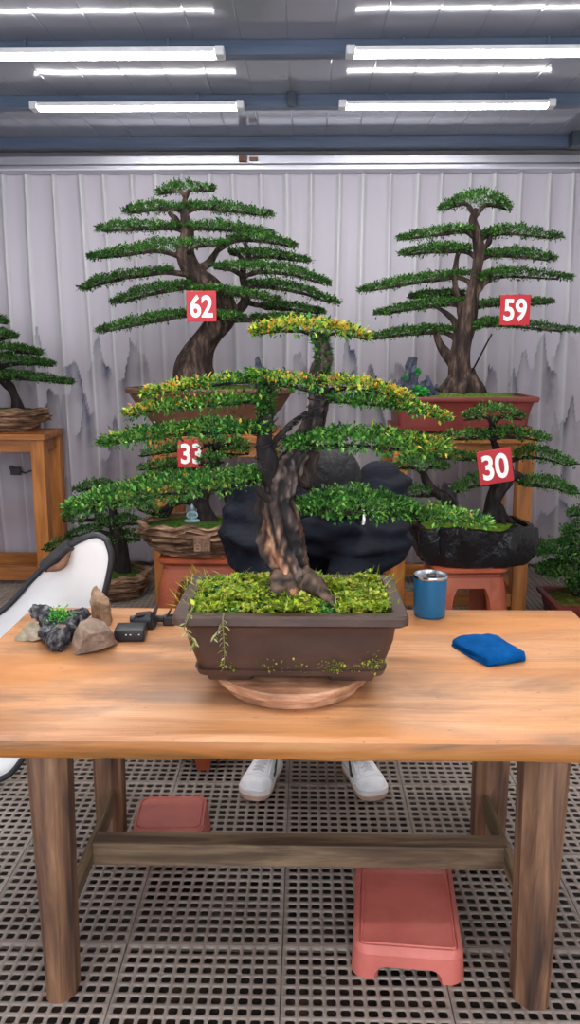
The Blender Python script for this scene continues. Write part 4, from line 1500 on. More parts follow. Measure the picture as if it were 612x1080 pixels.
for q in ((-.034, .014, -.006, .02), (-.02, .034, -.02, .0), (-.032, 0, -.008, 0), (-.032, 0, -.032, -.03), (-.008, 0, -.008, -.03), (-.032, -.03, -.008, -.03), (-.03, -.014, -.01, -.014),
          (.006, .028, .034, .028), (.02, .036, .02, .012), (.006, .012, .034, .012), (.008, .012, .006, -.032), (.032, .012, .034, -.032), (.012, -.004, .028, -.004), (.012, -.018, .028, -.018), (.02, .004, .02, -.03)):
    stroke(*q)
mb.build('seal_characters', M['rock_tan'], se)
soil_dome(c33, .29, .19, H33 + .14, .03, M['moss_dark'], t33, sup=2.4)
d33 = D33 + .1
tr33 = [
    [(222, 556, 0, 10), (216, 540, 0, 8), (215, 526, 0, 7), (222, 512, 0, 6), (228, 498, 0, 6), (226, 480, 0, 5), (228, 464, 0, 3)],
    [(242, 556, 0, 7), (245, 538, 0, 5), (240, 522, 0, 5), (232, 508, 0, 4)],
    [(216, 536, 0, 5), (198, 528, 0, 4), (182, 532, 0, 3.4), (168, 540, 0, 2.5)],
]
p33 = [
    dict(p=[(151, 479), (187, 473)], t=4, a=(222, 482)), dict(p=[(147, 494), (190, 489)], t=5, a=(224, 495)),
    dict(p=[(211, 471), (223, 464), (236, 468)], t=8, a=(227, 474), o=-.24, hd=.06), dict(p=[(210, 486), (236, 484)], t=9, a=(227, 490), o=-.24, hd=.06),
    dict(p=[(234, 466), (262, 470)], t=6, a=(228, 474)), dict(p=[(232, 478), (262, 476)], t=6, a=(227, 484)),
    dict(p=[(150, 504), (195, 502), (240, 506)], t=8, a=(224, 508)), dict(p=[(146, 534), (175, 542)], t=7, a=(182, 532), hd=.1), dict(p=[(188, 452), (225, 448), (258, 452)], t=7, a=(228, 462)),
]
make_tree(t33, d33, tr33, p33, M['bark_dark'], .019, 2700, 5, DARKS, False, hd=.13)
# small seated figurine
pb = P(203, 549, 3.98)
t = thing('seated_figurine', pb, 'tiny grey-green seated figurine on the moss of the layered brown pot', 'figurine')
mb = MB()
zb = pb[2] - .012
mb.add(*lathe(pb[:2], [(.02, zb), (.031, zb + .004), (.031, zb + .014), (.026, zb + .02), (.018, zb + .034), (.017, zb + .045), (.02, zb + .052), (.016, zb + .06), (.007, zb + .064)], 20, 1, .75))
mb.add(*lathe(pb[:2], [(.004, zb + .061), (.010, zb + .066), (.012, zb + .076), (.009, zb + .086), (.004, zb + .091), (.003, zb + .096)], 16))
for s in (-1, 1):
    mb.add(*tube([(pb[0] + s * .018, pb[1], zb + .052), (pb[0] + s * .024, pb[1] - .008, zb + .036), (pb[0] + s * .006, pb[1] - .02, zb + .026)], [.006, .006, .004], 8, 4))
    mb.add(*tube([(pb[0] + s * .014, pb[1], zb + .014), (pb[0] + s * .031, pb[1] - .012, zb + .012), (pb[0] + s * .0, pb[1] - .022, zb + .010)], [.009, .009, .006], 8, 4))
mb.build('figure', M['jade'], t, smooth=True)

# ------------------------------------------------------------------ left floor bonsai
dD = 4.9
cD = np.array([P(112, 610, dD)[0], dD])
tD = thing('bonsai_tree', (cD[0], cD[1], 0), 'low dense bonsai in a twisted bark pot on the floor, behind the white reflector', 'bonsai', 'bonsai trees')
V, F = lumpy_pot(cD, 0, .15, .27, .22, .78, 15.2, amp=.08, axis=(.7, .7, 4), scale=13, wall=.035)
build('pot', V, F, M['pot_rock'], tD, smooth=True, sharp=50)
soil_dome(cD, .235, .185, .12, .05, M['moss_dark'], tD, sup=2.4)
trD = [[(127, 604, 0, 10), (127, 588, 0, 8), (125, 570, 0, 7), (120, 550, 0, 5), (118, 532, 0, 4), (108, 517, 0, 2)], [(125, 570, 0, 5), (108, 572, 0, 4), (90, 572, 0, 3)]]
pD = [dict(p=[(79, 516), (100, 512), (122, 514)], t=6, a=(114, 522)), dict(p=[(118, 516), (150, 513), (168, 517)], t=6, a=(116, 524)), dict(p=[(76, 532), (113, 528)], t=7, a=(118, 536)), dict(p=[(69, 546), (107, 545)], t=7.5, a=(119, 550)),
      dict(p=[(101, 552), (148, 549)], t=6.5, a=(121, 556)), dict(p=[(72, 564), (107, 558)], t=6, a=(122, 566)), dict(p=[(113, 567), (148, 567)], t=7, a=(125, 574)), dict(p=[(50, 577), (78, 572)], t=7, a=(90, 573)), dict(p=[(123, 531), (158, 528)], t=6, a=(118, 536)),
      dict(p=[(95, 582), (128, 584)], t=7, a=(126, 586), o=.05)]
make_tree(tD, dD, trD, pD, M['bark_dark'], .019, 2700, 5, DARKS, False, hd=.13)

# ------------------------------------------------------------------ right-edge bonsai
dE = 4.42
cE = np.array([P(628, 640, dE)[0], dE])
tE = thing('bonsai_tree', (cE[0], cE[1], 0), 'low bonsai in a red pot on the floor, cut off by the right edge', 'bonsai', 'bonsai trees')
V, F = rloft(cE, [(0, .22, .15, .02), (.02, .235, .165, .02), (.12, .26, .185, .02), (.125, .275, .2, .015), (.15, .28, .205, .012), (.15, .25, .175, .012), (.13, .245, .17, .012)])
build('pot', V, F, M['pot_red'], tE, smooth=True, sharp=35)
soil_dome(cE, .247, .172, .138, .03, M['soil'], tE, sup=6)
trE = [[(617, 640, 0, 11), (614, 626, 0, 9), (618, 606, 0, 8), (624, 580, 0, 6), (622, 556, 0, 4), (624, 540, 0, 2)]]
pE = [dict(p=[(601, 543), (622, 538), (646, 541)], t=5, a=(623, 548)), dict(p=[(595, 561), (622, 556), (655, 558)], t=6, a=(622, 566)), dict(p=[(588, 572), (622, 569), (660, 570)], t=6, a=(624, 578)), dict(p=[(565, 583), (590, 580), (660, 580)], t=5.5, a=(623, 588)),
      dict(p=[(590, 592), (620, 590), (660, 590)], t=7, a=(621, 598)), dict(p=[(568, 602), (600, 603), (660, 601)], t=6.5, a=(619, 608)), dict(p=[(597, 615), (630, 612), (665, 613)], t=7.5, a=(618, 620)), dict(p=[(604, 625), (650, 624)], t=6, a=(616, 630))]
make_tree(tE, dE, trE, pE, M['bark_dark'], .019, 2700, 5, DARKS, False, hd=.16)

# ------------------------------------------------------------------ bonsai on the left stand
dC = 5.3
cC = np.array([P(2, 450, dC)[0], dC])
tC = thing('bonsai_tree', (cC[0], cC[1], .985), 'small bonsai in a rock tray on the stand cut off by the left edge', 'bonsai', 'bonsai trees')
V, F = lumpy_pot(cC, .985, .145, .315, .15, .55, 22.2, amp=.08, axis=(.7, .7, 4), scale=14, wall=.04, rimamp=.02)
build('pot', V, F, M['pot_rock'], tC, smooth=True, sharp=50)
soil_dome(cC, .275, .125, .985 + .12, .03, M['moss_dark'], tC, sup=2.4)
trC = [[(19, 432, 0, 7), (17, 420, 0, 5.5), (12, 410, 0, 5), (4, 402, 0, 4.5), (-2, 390, 0, 4), (-4, 372, 0, 3), (-8, 355, 0, 2), (-10, 342, 0, 1.5)]]
pC = [dict(p=[(-35, 340), (-10, 336), (8, 340)], t=4, a=(-9, 346)), dict(p=[(-50, 352), (-10, 351), (16, 355)], t=4, a=(-6, 360)), dict(p=[(-60, 368), (0, 367), (44, 372)], t=4.5, a=(-4, 376)), dict(p=[(-50, 380), (10, 380), (56, 384)], t=5, a=(-3, 388)), dict(p=[(-60, 394), (0, 395), (76, 403)], t=4.5, a=(2, 402))]
make_tree(tC, dC, trC, pC, M['bark_dark'], .02, 2500, 5, DARKS, False, hd=.16)

# ------------------------------------------------------------------ things on the table


def hull_rock(pts, mat, label, name='stone', rough=.004, seed=0, cuts=3):
    bm = bmesh.new()
    for p in pts: bm.verts.new(p)
    r = bmesh.ops.convex_hull(bm, input=bm.verts[:])
    bmesh.ops.delete(bm, geom=[g for g in r['geom_interior'] if isinstance(g, bmesh.types.BMVert)], context='VERTS')
    bmesh.ops.bevel(bm, geom=bm.edges[:], offset=.0016, segments=1, affect='EDGES')
    bmesh.ops.triangulate(bm, faces=bm.faces[:])
    bmesh.ops.subdivide_edges(bm, edges=bm.edges[:], cuts=cuts, use_grid_fill=True)
    bm.verts.index_update()
    V = np.array([v.co[:] for v in bm.verts]); F = [[v.index for v in f.verts] for f in bm.faces]
    bm.free()
    V = noisy(V, rough * .8, 30, seed); V = noisy(V, rough * .5, 95, seed + 4)
    V[:, 2] = np.maximum(V[:, 2], TZ)
    o = build(name, V, F, mat, smooth=True, sharp=16)
    return tag(o, label, 'stone')


b0 = G(80, 691, TZ); dB = b0[1]
Q = lambda px, py, d: P(px, py, d)
hull_rock([Q(79, 692, dB), Q(75, 676, dB + .01), Q(84, 656, dB + .02), Q(97, 651, dB + .05), Q(110, 656, dB + .045), Q(119, 666, dB + .015), Q(120, 678, dB + .03), Q(112, 683, dB + .02), Q(92, 668, dB - .012), Q(84, 689, dB - .002),
           np.array([b0[0] + .01, dB + .09, TZ]), np.array([b0[0] + .09, dB + .09, TZ]), np.array([b0[0] + .03, dB + .1, TZ + .06])], M['rock_grey'],
          'largest grey-brown angular stone at the front of the stone pile on the table', rough=.005, seed=3)
dT = G(105, 660, TZ)[1]
hull_rock([Q(97, 660, dT), Q(96, 640, dT), Q(95, 622, dT + .01), Q(101, 618, dT + .02), Q(110, 626, dT + .01), Q(116, 634, dT), Q(115, 650, dT - .005), Q(116, 661, dT), Q(104, 636, dT - .014), Q(108, 658, dT - .012),
           np.array([P(99, 655, dT)[0], dT + .05, TZ]), np.array([P(114, 655, dT)[0], dT + .05, TZ]), Q(104, 622, dT + .045)], M['rock_tan'], 'tall tan stone standing upright behind the angular grey stone', rough=.006, seed=8)
dP = G(28, 676, TZ)[1]
hull_rock([Q(15, 672, dP), Q(22, 662, dP), Q(34, 656, dP + .02), Q(44, 660, dP + .02), Q(52, 668, dP), Q(40, 676, dP - .01), Q(20, 677, dP), np.array([P(20, 670, dP)[0], dP + .05, TZ]), np.array([P(48, 670, dP)[0], dP + .06, TZ])], M['rock_pale'],
          'low pale grey stone at the left end of the stone pile on the table', rough=.007, seed=5)
# lava rock with tuft
dV = G(58, 689, TZ)[1]
tv = thing('lava_stone', (P(58, 680, dV)[0], dV, TZ), 'dark rough lava stone with a bright green tuft in the stone pile on the table', 'stone')
mb = MB()


def lump(pts, rr, seed):
    q = np.array([P(a, b, d) for a, b, d in pts])
    V, F = tube(q, [r / S(x) for r, x in zip(rr, q)], 18, 7)
    V = noisy(V, .010, 36, seed, 3); V = noisy(V, .006, 110, seed + 2, 2)
    V[:, 2] = np.maximum(V[:, 2], TZ)
    mb.add(V, F)


lump([(36, 646, dV + .16), (46, 647, dV + .13), (56, 656, dV + .1), (64, 664, dV + .06)], (6, 10, 11, 9), 1)
lump([(92, 646, dV + .14), (82, 652, dV + .12), (72, 660, dV + .08), (64, 672, dV + .03), (58, 686, dV + .0)], (5, 10, 12, 12, 5), 5)
lump([(44, 664, dV + .08), (56, 672, dV + .05), (62, 682, dV + .02)], (6, 10, 7), 9)
mb.build('rock', M['rock_lava'], tv, smooth=True, sharp=25)
n = 420
pc = np.array([P(64, 650, dV + .07)])
B = pc + rng.normal(size=(n, 3)) * np.array([.014, .012, .010])
D = rng.normal(size=(n, 3)); D[:, 2] = abs(D[:, 2]) + .2
V, F, C = leaf_mesh(B, D, rng.uniform(.006, .012, n), np.full(n, .004), pick(np.array([srgb(80, 170, 50)[:3], srgb(110, 196, 70)[:3], srgb(60, 140, 50)[:3]]), n))
build('green_tuft', V, F, M['leaf'], tv, cols=C, kind='stuff')
V, F = bevel_box(-.011, .011, -.008, .008, -.006, .006, .004)
build('chip', V + P(66, 661, dV + .03), F, M['rock_tan'], tv, smooth=True)

# black box device
g0 = G(119, 678, TZ); g1 = G(153, 675, TZ)
w = g1[0] - g0[0]
tb = thing('power_bank', (g0[0] + w / 2, g0[1] + .04, TZ), 'flat black plastic box lying beside the angular stone', 'power bank')
V, F = bevel_box(-w / 2, w / 2, -.035, .035, 0, .036, .006, 3)
o = build('case', V, F, M['plastic_black'], tb, smooth=True, local=True, sharp=35)
mb = MB()
for x in (-.008, .004, .028):
    mb.add(*bevel_box(x - .0022, x + .0022, -.0358, -.034, .02, .0235, .0005, 1))
mb.build('indicator_lights', M['lamp_body'], tb, local=True)
tb.rotation_euler = (0, 0, .06)

# black phone clamp
gc = G(152, 664, TZ)
tcq = thing('phone_clamp', (gc[0], gc[1], TZ), 'black hinged clip with a short rod lying next to the big pot', 'clamp')
mb = MB()
V, F = rloft((0, .02), [(0, .034, .024, .008), (.008, .036, .026, .01), (.03, .03, .022, .01), (.04, .022, .016, .008)])
mb.add(rot(V, 'Y', -.12, (0, 0, 0)) + [0, 0, .004], F)
mb.build('clamp_body', M['plastic_black'], tcq, smooth=True, local=True, sharp=40)
V, F = bevel_box(.018, .026, -.01, .05, .012, .06, .003); build('clamp_jaw', rot(V, 'Y', .25, (.02, 0, .02)), F, M['plastic_black'], tcq, local=True)
V, F = bevel_box(-.02, .024, .0, .012, .038, .044, .002); build('spring_arm', rot(V, 'Z', .5), F, M['wire'], tcq, local=True)
V, F = tube([(-.05, .05, .014), (-.02, .05, .015), (.03, .052, .016), (.075, .05, .016)], .011, 12, 3); build('rod', V, F, M['plastic_black'], tcq, smooth=True, local=True, sharp=50)
V, F = bevel_box(.05, .085, .03, .06, 0, .03, .005); build('mount_foot', V, F, M['plastic_black'], tcq, local=True)
V, F = bevel_box(.06, .066, .03, .06, .028, .052, .002); build('clamp_jaw', rot(V, 'Y', .5, (.06, 0, .03)), F, M['plastic_black'], tcq, local=True)

# blue tumbler
gc = G(453.5, 650, TZ)
r = 17.3 / S(gc)
tcup = thing('tumbler', (gc[0], gc[1] + .01, TZ), 'blue steel tumbler with clear lid standing right of the big pot', 'cup')
hC = .128
V, F = lathe((0, 0), [(r * .86, 0), (r * .93, .003), (r * .96, .01), (r * 1.0, hC - .012), (r * 1.0, hC - .006), (r * .96, hC - .005), (r * .93, .012), (.01, .01)], 48, cap1=True)
build('cup_body', V, F, M['cup_blue'], tcup, smooth=True, local=True, sharp=40)
V, F = lathe((0, 0), [(r * 1.0, hC - .0065), (r * 1.04, hC - .004), (r * 1.05, hC), (r * 1.03, hC + .004), (r * .95, hC + .004), (r * .92, hC - .003), (.01, hC - .003)], 48)
build('lid', V, F, M['steel'], tcup, smooth=True, local=True, sharp=30)
mb = MB(); mb.add(*bevel_box(-.012, .012, -.03, .0, hC - .003, hC + .007, .003)); mb.add(*lathe((.015, .018), [(.006, hC - .003), (.006, hC + .002)], 14))
mb.build('lid_slider', M['plastic_black'], tcup, local=True)


# folded towel
def towel():
    A, Bp, Cp, Dp = G(480, 684, TZ), G(512, 671, TZ), G(557, 698, TZ), G(517, 706, TZ)
    c = (A + Bp + Cp + Dp) / 4
    u = ((Cp - Bp) + (Dp - A)) / 2; v = ((Bp - A) + (Cp - Dp)) / 2
    hl = np.linalg.norm(u) / 2; hw_ = np.linalg.norm(v) / 2
    u /= np.linalg.norm(u); v -= u * np.dot(u, v); v /= np.linalg.norm(v)
    # closed outline of a folded sheet in (s, z): two thick layers joined by a rounded fold at +s
    th = .0145
    out = [(-1, .001), (-.5, .0), (.3, .0), (.85, .001)]
    for i in range(1, 8):
        a = -PI / 2 + PI * i / 8
        out.append((.86 + .14 * math.cos(a) * .9, th + th * math.sin(a)))
    out += [(.8, 2 * th), (.4, 2 * th + .001), (-.1, 2 * th - .001), (-.6, 2 * th + .001), (-.93, 2 * th - .001), (-1.0, 2 * th - .005), (-1.0, th + .009), (-.95, th + .004), (-.4, th + .003), (.5, th + .002), (.5, th - .002), (-.4, th - .003), (-.95, th - .004), (-1.03, th - .008), (-1.03, .006)]
    out = np.array(out)
    loops = []
    m = 22
    for k in range(m + 1):
        q = -1 + 2 * k / m
        edge = 1 - .12 * abs(q) ** 10
        zs = 1 - .28 * abs(q) ** 8
        L = []
        for s, z in out:
            wob = .0025 * noise.noise(Vector((s * 3, q * 2.5, z * 40)))
            sag = .006 * noise.noise(Vector((s * 1.6 + 5, q * 1.5, 0)))
            p = c + u * (s * hl * (1 + .01 * wob)) * edge + v * (q * hw_ * (1 - .10 * (s > .8) * abs(q)))
            L.append((p[0], p[1], TZ + max(0, z * zs * (1 - .22 * max(0, -s) ** 2) + (sag + wob) * (z > .004))))
        loops.append(np.array(L))
    V, F = loft(loops)
    o = build('folded_towel', V, F, M['towel'], smooth=True, sharp=60)
    tag(o, 'folded bright blue towel lying at the right on the table', 'towel')


towel()

# ------------------------------------------------------------------ terracotta pedestals on the floor under the table
# low square one behind the stretcher
hA = .10
ga = G(138, 873, hA); gb = G(214, 868, hA); gd = G(146, 840, hA)
ca = np.array([(ga[0] + gb[0]) / 2, (ga[1] + gd[1]) / 2 + .002])
hx = (gb[0] - ga[0]) / 2; hy = .093
t = thing('pot_pedestal', (ca[0], ca[1], 0), 'small square terracotta pedestal under the table behind the cross stretcher, at left', 'pedestal', 'terracotta pedestals')
V, F = arch_shell(hx * 1.02, hy * 1.04, 0, hA - .018, .035, lambda q: 1.08 - .07 * q, .5, .03, .012)
build('pedestal_body', V, F, M['terra_pink'], t, smooth=True, local=True, sharp=50)
V, F = rloft((0, 0), [(hA - .02, hx * 1.01, hy * 1.03, .035), (hA - .006, hx, hy, .032), (hA - .002, hx * .985, hy * .985, .03), (hA - .002, hx * .94, hy * .93, .026), (hA - .006, hx * .92, hy * .91, .024), (hA - .006, hx * .9, hy * .89, .024), (hA - .002, hx * .88, hy * .87, .022), (hA - .002, hx * .3, hy * .3, .02)])
build('pedestal_top', V, F, M['terra_pink'], t, smooth=True, local=True, sharp=35)
t.rotation_euler = (0, 0, .05)
# long one in front of and under the stretcher
hB = .082
g1, g2 = G(386, 993, hB), G(498, 1009, hB)
cxb = (g1[0] + g2[0]) / 2
hx = np.linalg.norm(g2 - g1) / 2 * 1.01; hy = .2
t = thing('pot_pedestal', (cxb - .006, (g1[1] + g2[1]) / 2 + hy, 0), 'long rectangular pink terracotta pedestal lying under the table at right', 'pedestal', 'terracotta pedestals', rz=-.085)
V, F = arch_shell(hx * 1.03, hy * 1.02, 0, hB - .02, .04, lambda q: 1.045 - .03 * q, .6, .034, .016)
build('pedestal_body', V, F, M['terra_pink'], t, smooth=True, local=True, sharp=50)
V, F = rloft((0, 0), [(hB - .022, hx * 1.045, hy * 1.035, .04), (hB - .012, hx * 1.02, hy * 1.012, .035), (hB - .003, hx * .95, hy * .965, .02), (hB - .003, hx * .93, hy * .95, .012), (hB - .006, hx * .92, hy * .94, .01), (hB, hx * .9, hy * .93, .01), (hB, hx * .87, hy * .91, .01),
                      (hB - .003, hx * .86, hy * .905, .008), (hB - .003, hx * .5, hy * .5, .008), ])
build('pedestal_top', V, F, M['terra_pink'], t, smooth=True, local=True, sharp=25)

# ------------------------------------------------------------------ white reflector leaning at the left
dR = 2.57
rp = [(112, 570), (117, 586), (115, 604), (108, 632), (94, 668), (74, 710), (48, 757), (24, 800), (0, 826), (-40, 835), (-95, 832), (-140, 808), (-160, 770), (-140, 735), (-100, 710), (-60, 686), (0, 646), (30, 614), (57, 588), (80, 572), (100, 565)]


def reflector():
    W = np.array([P(a, b, dR) for a, b in rp])
    W[:, 1] += .035 * np.sin((W[:, 0] - W[:, 0].min()) * 3.2) - .10 * (W[:, 2] - .45)*0
    W[:, 2] = np.maximum(W[:, 2], .012)
    loop = catmull(np.vstack([W, W[0]]), 6)[:-1]
    c = loop.mean(0)
    t = thing('photo_reflector', (c[0], c[1], 0), 'large white oval reflector with black rim leaning behind the left end of the table', 'reflector')
    n = len(loop); m = 10
    V = []
    for k in range(m + 1):
        f = k / m
        for p_ in loop:
            q = c + (p_ - c) * f
            q[1] += .05 * (1 - f * f) + .012 * noise.noise(Vector((q[0] * 4, q[2] * 4, 2))) * (1 - f)
            V.append(q)
    F = []
    for k in range(m):
        for i in range(n):
            j = (i + 1) % n
            F.append([k * n + i, k * n + j, (k + 1) * n + j, (k + 1) * n + i])
    o = build('reflector_cloth', V, F, M['reflector'], t, smooth=True)
    o.modifiers.new('cloth thickness', 'SOLIDIFY').thickness = .002
    V, F = tube(loop, .0105, 10, smooth=False, closed=True)
    build('reflector_rim', V, F, M['black_rim'], t, smooth=True)
    a, b = P(44, 600, dR), P(72, 576, dR)
    ys = np.interp([a[0], b[0]], np.sort(W[:, 0]), W[np.argsort(W[:, 0]), 1])
    a[1], b[1] = ys[0] - .004, ys[1] - .004
    V, F = tube([a, a * .93 + b * .07, a * .07 + b * .93, b], [.019, .021, .021, .018], 14, 3)
    build('grip', V, F, M['black_rim'], t, smooth=True, sharp=50)
    V, F = tube([a + [.006, -.004, -.008], (a + b) / 2 + [.018, -.012, -.028], b + [.004, -.004, -.012]], [.008, .014, .006], 10, 5)
    build('strap', V, F, M['strap'], t, smooth=True)


reflector()

# ------------------------------------------------------------------ person


def ball(c, r, n=14):
    r = np.array([r, r, r]) if np.isscalar(r) else np.asarray(r, float)
    V = [(0, 0, -1)]
    for i in range(1, n):
        t_ = -PI / 2 + PI * i / n
        for j in range(2 * n):
            a = PI * j / n
            V.append((math.cos(t_) * math.cos(a), math.cos(t_) * math.sin(a), math.sin(t_)))
    V.append((0, 0, 1))
    F = []
    for j in range(2 * n):
        F.append([0, 1 + (j + 1) % (2 * n), 1 + j])
    for i in range(n - 2):
        for j in range(2 * n):
            q = (j + 1) % (2 * n)
            F.append([1 + i * 2 * n + j, 1 + i * 2 * n + q, 1 + (i + 1) * 2 * n + q, 1 + (i + 1) * 2 * n + j])
    b = 1 + (n - 2) * 2 * n
    for j in range(2 * n):
        F.append([b + j, b + (j + 1) % (2 * n), len(V) - 1])
    return np.array(V) * r + np.asarray(c, float), F


def fuse(name, mb, voxel, mat, parent, smooth_it=6, label=None, post=None):
    """merge overlapping closed shapes into one continuous skin"""
    me = bpy.data.meshes.new(name)
    me.from_pydata(np.concatenate(mb.V).tolist(), [], mb.F); me.update()
    o = bpy.data.objects.new(name, me); COL.objects.link(o)
    md = o.modifiers.new('r', 'REMESH'); md.mode = 'VOXEL'; md.voxel_size = voxel
    if smooth_it:
        s = o.modifiers.new('s', 'SMOOTH'); s.iterations = smooth_it; s.factor = .5
    bpy.context.view_layer.update()
    ev = bpy.data.meshes.new_from_object(o.evaluated_get(bpy.context.evaluated_depsgraph_get()))
    V = np.array([v.co[:] for v in ev.vertices]); F = [list(f.vertices) for f in ev.polygons]
    bpy.data.objects.remove(o)
    if post is not None: V = post(V)
    return build(name, V, F, mat, parent, smooth=True, label=label)


SEAT = .44
hipL, hipR = np.array([P(300, 700, 3.02)[0], 3.02, SEAT + .10]), np.array([P(360, 700, 3.02)[0], 3.02, SEAT + .10])
midx = (hipL[0] + hipR[0]) / 2
pel = np.array([midx, 3.03, SEAT + .13])
shL, shR = P(268, 522, 2.82), P(402, 516, 2.82)
chest = np.array([(shL[0] + shR[0]) / 2, 2.88, .93])
elL, elR = P(266, 570, 2.68), P(400, 563, 2.68)
wrL, wrR = np.array([P(290, 640, 2.43)[0], 2.43, TZ + .045]), np.array([P(350, 640, 2.43)[0], 2.43, TZ + .045])
head = P(352, 511, 2.62)
neck = np.array([head[0] * .6 + chest[0] * .4, 2.76, 1.03])
person = thing('person', (midx, 3.0, 0), 'person in a navy padded jacket and white sneakers bent forward behind the bonsai', 'person')
# sneakers first: the ankles come from them
toeL, toeR = G(264, 846, .0), G(398, 846, .0)
heelL, heelR = np.array([P(290, 806, 2.77)[0], 2.775, 0]), np.array([P(369, 806, 2.77)[0], 2.775, 0])
anL, anR = heelL + (toeL - heelL) * .22 + [0, 0, .11], heelR + (toeR - heelR) * .22 + [0, 0, .11]
knL, knR = np.array([anL[0] - .03, 2.63, .50]), np.array([anR[0] + .03, 2.63, .50])
mb = MB()
fdir = np.array([0, -.24, -.971]); cdir = np.array([0, -.971, .24])
# head
hv, hf = ball((0, 0, 0), (.074, .094, .112), 16)
hb = np.array([[1, 0, 0], fdir, cdir])
mb.add(hv @ hb + head, hf)
mb.add(*ball(head + fdir * .085 - cdir * .065, (.045, .045, .04)))          # jaw
mb.add(*tube([head + fdir * .092 + cdir * .01, head + fdir * .112 - cdir * .022, head + fdir * .098 - cdir * .03], [.009, .014, .01], 8, 4))   # nose
mb.add(*tube([head + fdir * .098 - cdir * .055 + [-.02, 0, 0], head + fdir * .106 - cdir * .055, head + fdir * .098 - cdir * .055 + [.02, 0, 0]], [.005, .007, .005], 8, 4))   # lips
for s in (-1, 1):
    mb.add(*ball(head + np.array([s * .077, 0, 0]) - fdir * .004 - cdir * .012, (.010, .018, .03), 8))          # ears
mb.add(*tube([head - fdir * .03 - cdir * .06, neck, chest + [0, .03, .04]], [.056, .056, .08], 14, 5))
mb.add(*tube([pel - [0, 0, .02], (pel + chest) / 2 + [0, .03, 0], chest], [.135, .135, .14], 18, 5))
for s_, sh, el, wr, hip, kn, an, heel, toe in ((-1, shL, elL, wrL, hipL, knL, anL, heelL, toeL), (1, shR, elR, wrR, hipR, knR, anR, heelR, toeR)):
    mb.add(*tube([chest, sh], [.09, .062], 14, 5))
    mb.add(*tube([sh, (sh + el) / 2, el, (el + wr) / 2, wr], [.06, .05, .042, .04, .027], 14, 5))
    mb.add(*tube([pel, hip, (hip + kn) / 2, kn], [.12, .10, .085, .062], 16, 5))
    mb.add(*tube([kn, kn * .6 + an * .4 + [0, .02, 0], an], [.06, .055, .038], 14, 5))
    f = (toe - heel) / np.linalg.norm(toe - heel)
    mb.add(*tube([heel + f * .05 + [0, 0, .045], heel + f * .15 + [0, 0, .042], heel + f * .225 + [0, 0, .036]], [.028, .026, .016], 12, 4))
    mb.add(*tube([an, heel + f * .07 + [0, 0, .05]], [.036, .028], 12, 4))
    # hand lying on the table edge: palm, four fingers, thumb
    hd_ = np.array([-s_ * .35, -.94, 0]); hd_ /= np.linalg.norm(hd_)
    sd = np.array([-hd_[1], hd_[0], 0]) * -1
    palm = wr + hd_ * .05 + [0, 0, -.012]
    mb.add(*tube([wr, wr + hd_ * .03, palm, palm + hd_ * .035], [.027, .03, .033, .026], 12, 4))
    for k, ln in zip((-1.5, -.5, .5, 1.5), (.062, .075, .07, .055)):
        b0_ = palm + hd_ * .035 + sd * k * .0205
        mb.add(*tube([b0_ - hd_ * .025, b0_, b0_ + hd_ * ln * .45 + [0, 0, .004], b0_ + hd_ * ln * .8 + [0, 0, -.008], b0_ + hd_ * ln + [0, 0, -.016]], [.009, .0095, .009, .008, .0065], 8, 4))
    ts = -s_
    b0_ = wr + hd_ * .02 + sd * (1 if np.dot(sd, [ts, 0, 0]) > 0 else -1) * .022
    od = sd * (1 if np.dot(sd, [ts, 0, 0]) > 0 else -1)
    mb.add(*tube([b0_, b0_ + od * .02 + hd_ * .025, b0_ + od * .03 + hd_ * .05 - [0, 0, .004]], [.013, .011, .008], 8, 4))
fuse('body', mb, .006, M['skin'], person, 4)
# eyes
for s in (-1, 1):
    V, F = ball(head + fdir * .083 + cdir * .005 + [s * .031, 0, 0], .0115, 8)
    build('eye', V, F, M['white_shoe'], person, smooth=True)
# hair: crown and back of the head
hv, hf = ball((0, 0, 0), (.092, .122, .124), 22)
V = hv.copy()
for i, v in enumerate(V):
    a = math.atan2(v[0], v[1])
    V[i] = v * (1 + .035 * noise.noise(Vector((a * 9, v[2] * 10, 2))) + .02 * noise.noise(Vector((a * 22, v[2] * 16, 7))))
    if v[1] > .035 and v[2] < -.075:          # leave the face free
        V[i] = v * .72
    if v[2] < -.06: V[i] = V[i] * .9
V = V @ hb + head + cdir * .006 - fdir * .004
build('hair', V, hf, M['hair'], person, smooth=True, label='short dark hair seen from the crown')
# jacket
mb = MB()
for q in np.linspace(0, 1, 6):
    c_ = pel * (1 - q) + chest * q + np.array([0, .03 * math.sin(q * PI), 0])
    mb.add(*ball(c_, (.205 + .005 * q, .165, .075), 16))
mb.add(*ball(chest + [.0, -.02, .05], (.2, .15, .12), 16))
mb.add(*ball((shL + shR) / 2 + [0, .06, .0], (.2, .12, .10), 16))
mb.add(*ball(np.array([midx, 2.78, .80]), (.15, .13, .13), 16))
mb.add(*ball(P(345, 566, 2.57), (.12, .06, .075), 14))
mb.add(*tube([neck + [0, .05, -.03], neck + [0, .02, .0]], [.11, .085], 16, 4))
for sh, el, wr in ((shL, elL, wrL), (shR, elR, wrR)):
    wr2 = wr + (el - wr) * .12
    mb.add(*ball(sh + [0, .01, .0], (.088, .095, .095), 14))
    seg = catmull(np.array([sh, (sh + el) / 2 + [0, .01, 0], el, (el + wr2) / 2, wr2]), 5)
    L = len(seg)
    for i in range(L):
        r0 = np.interp(i / (L - 1), [0, .45, .55, 1], [.094, .092, .092, .058])
        puff = 1 + .07 * math.cos(i * PI)
        mb.add(*ball(seg[i], r0 * puff, 12))
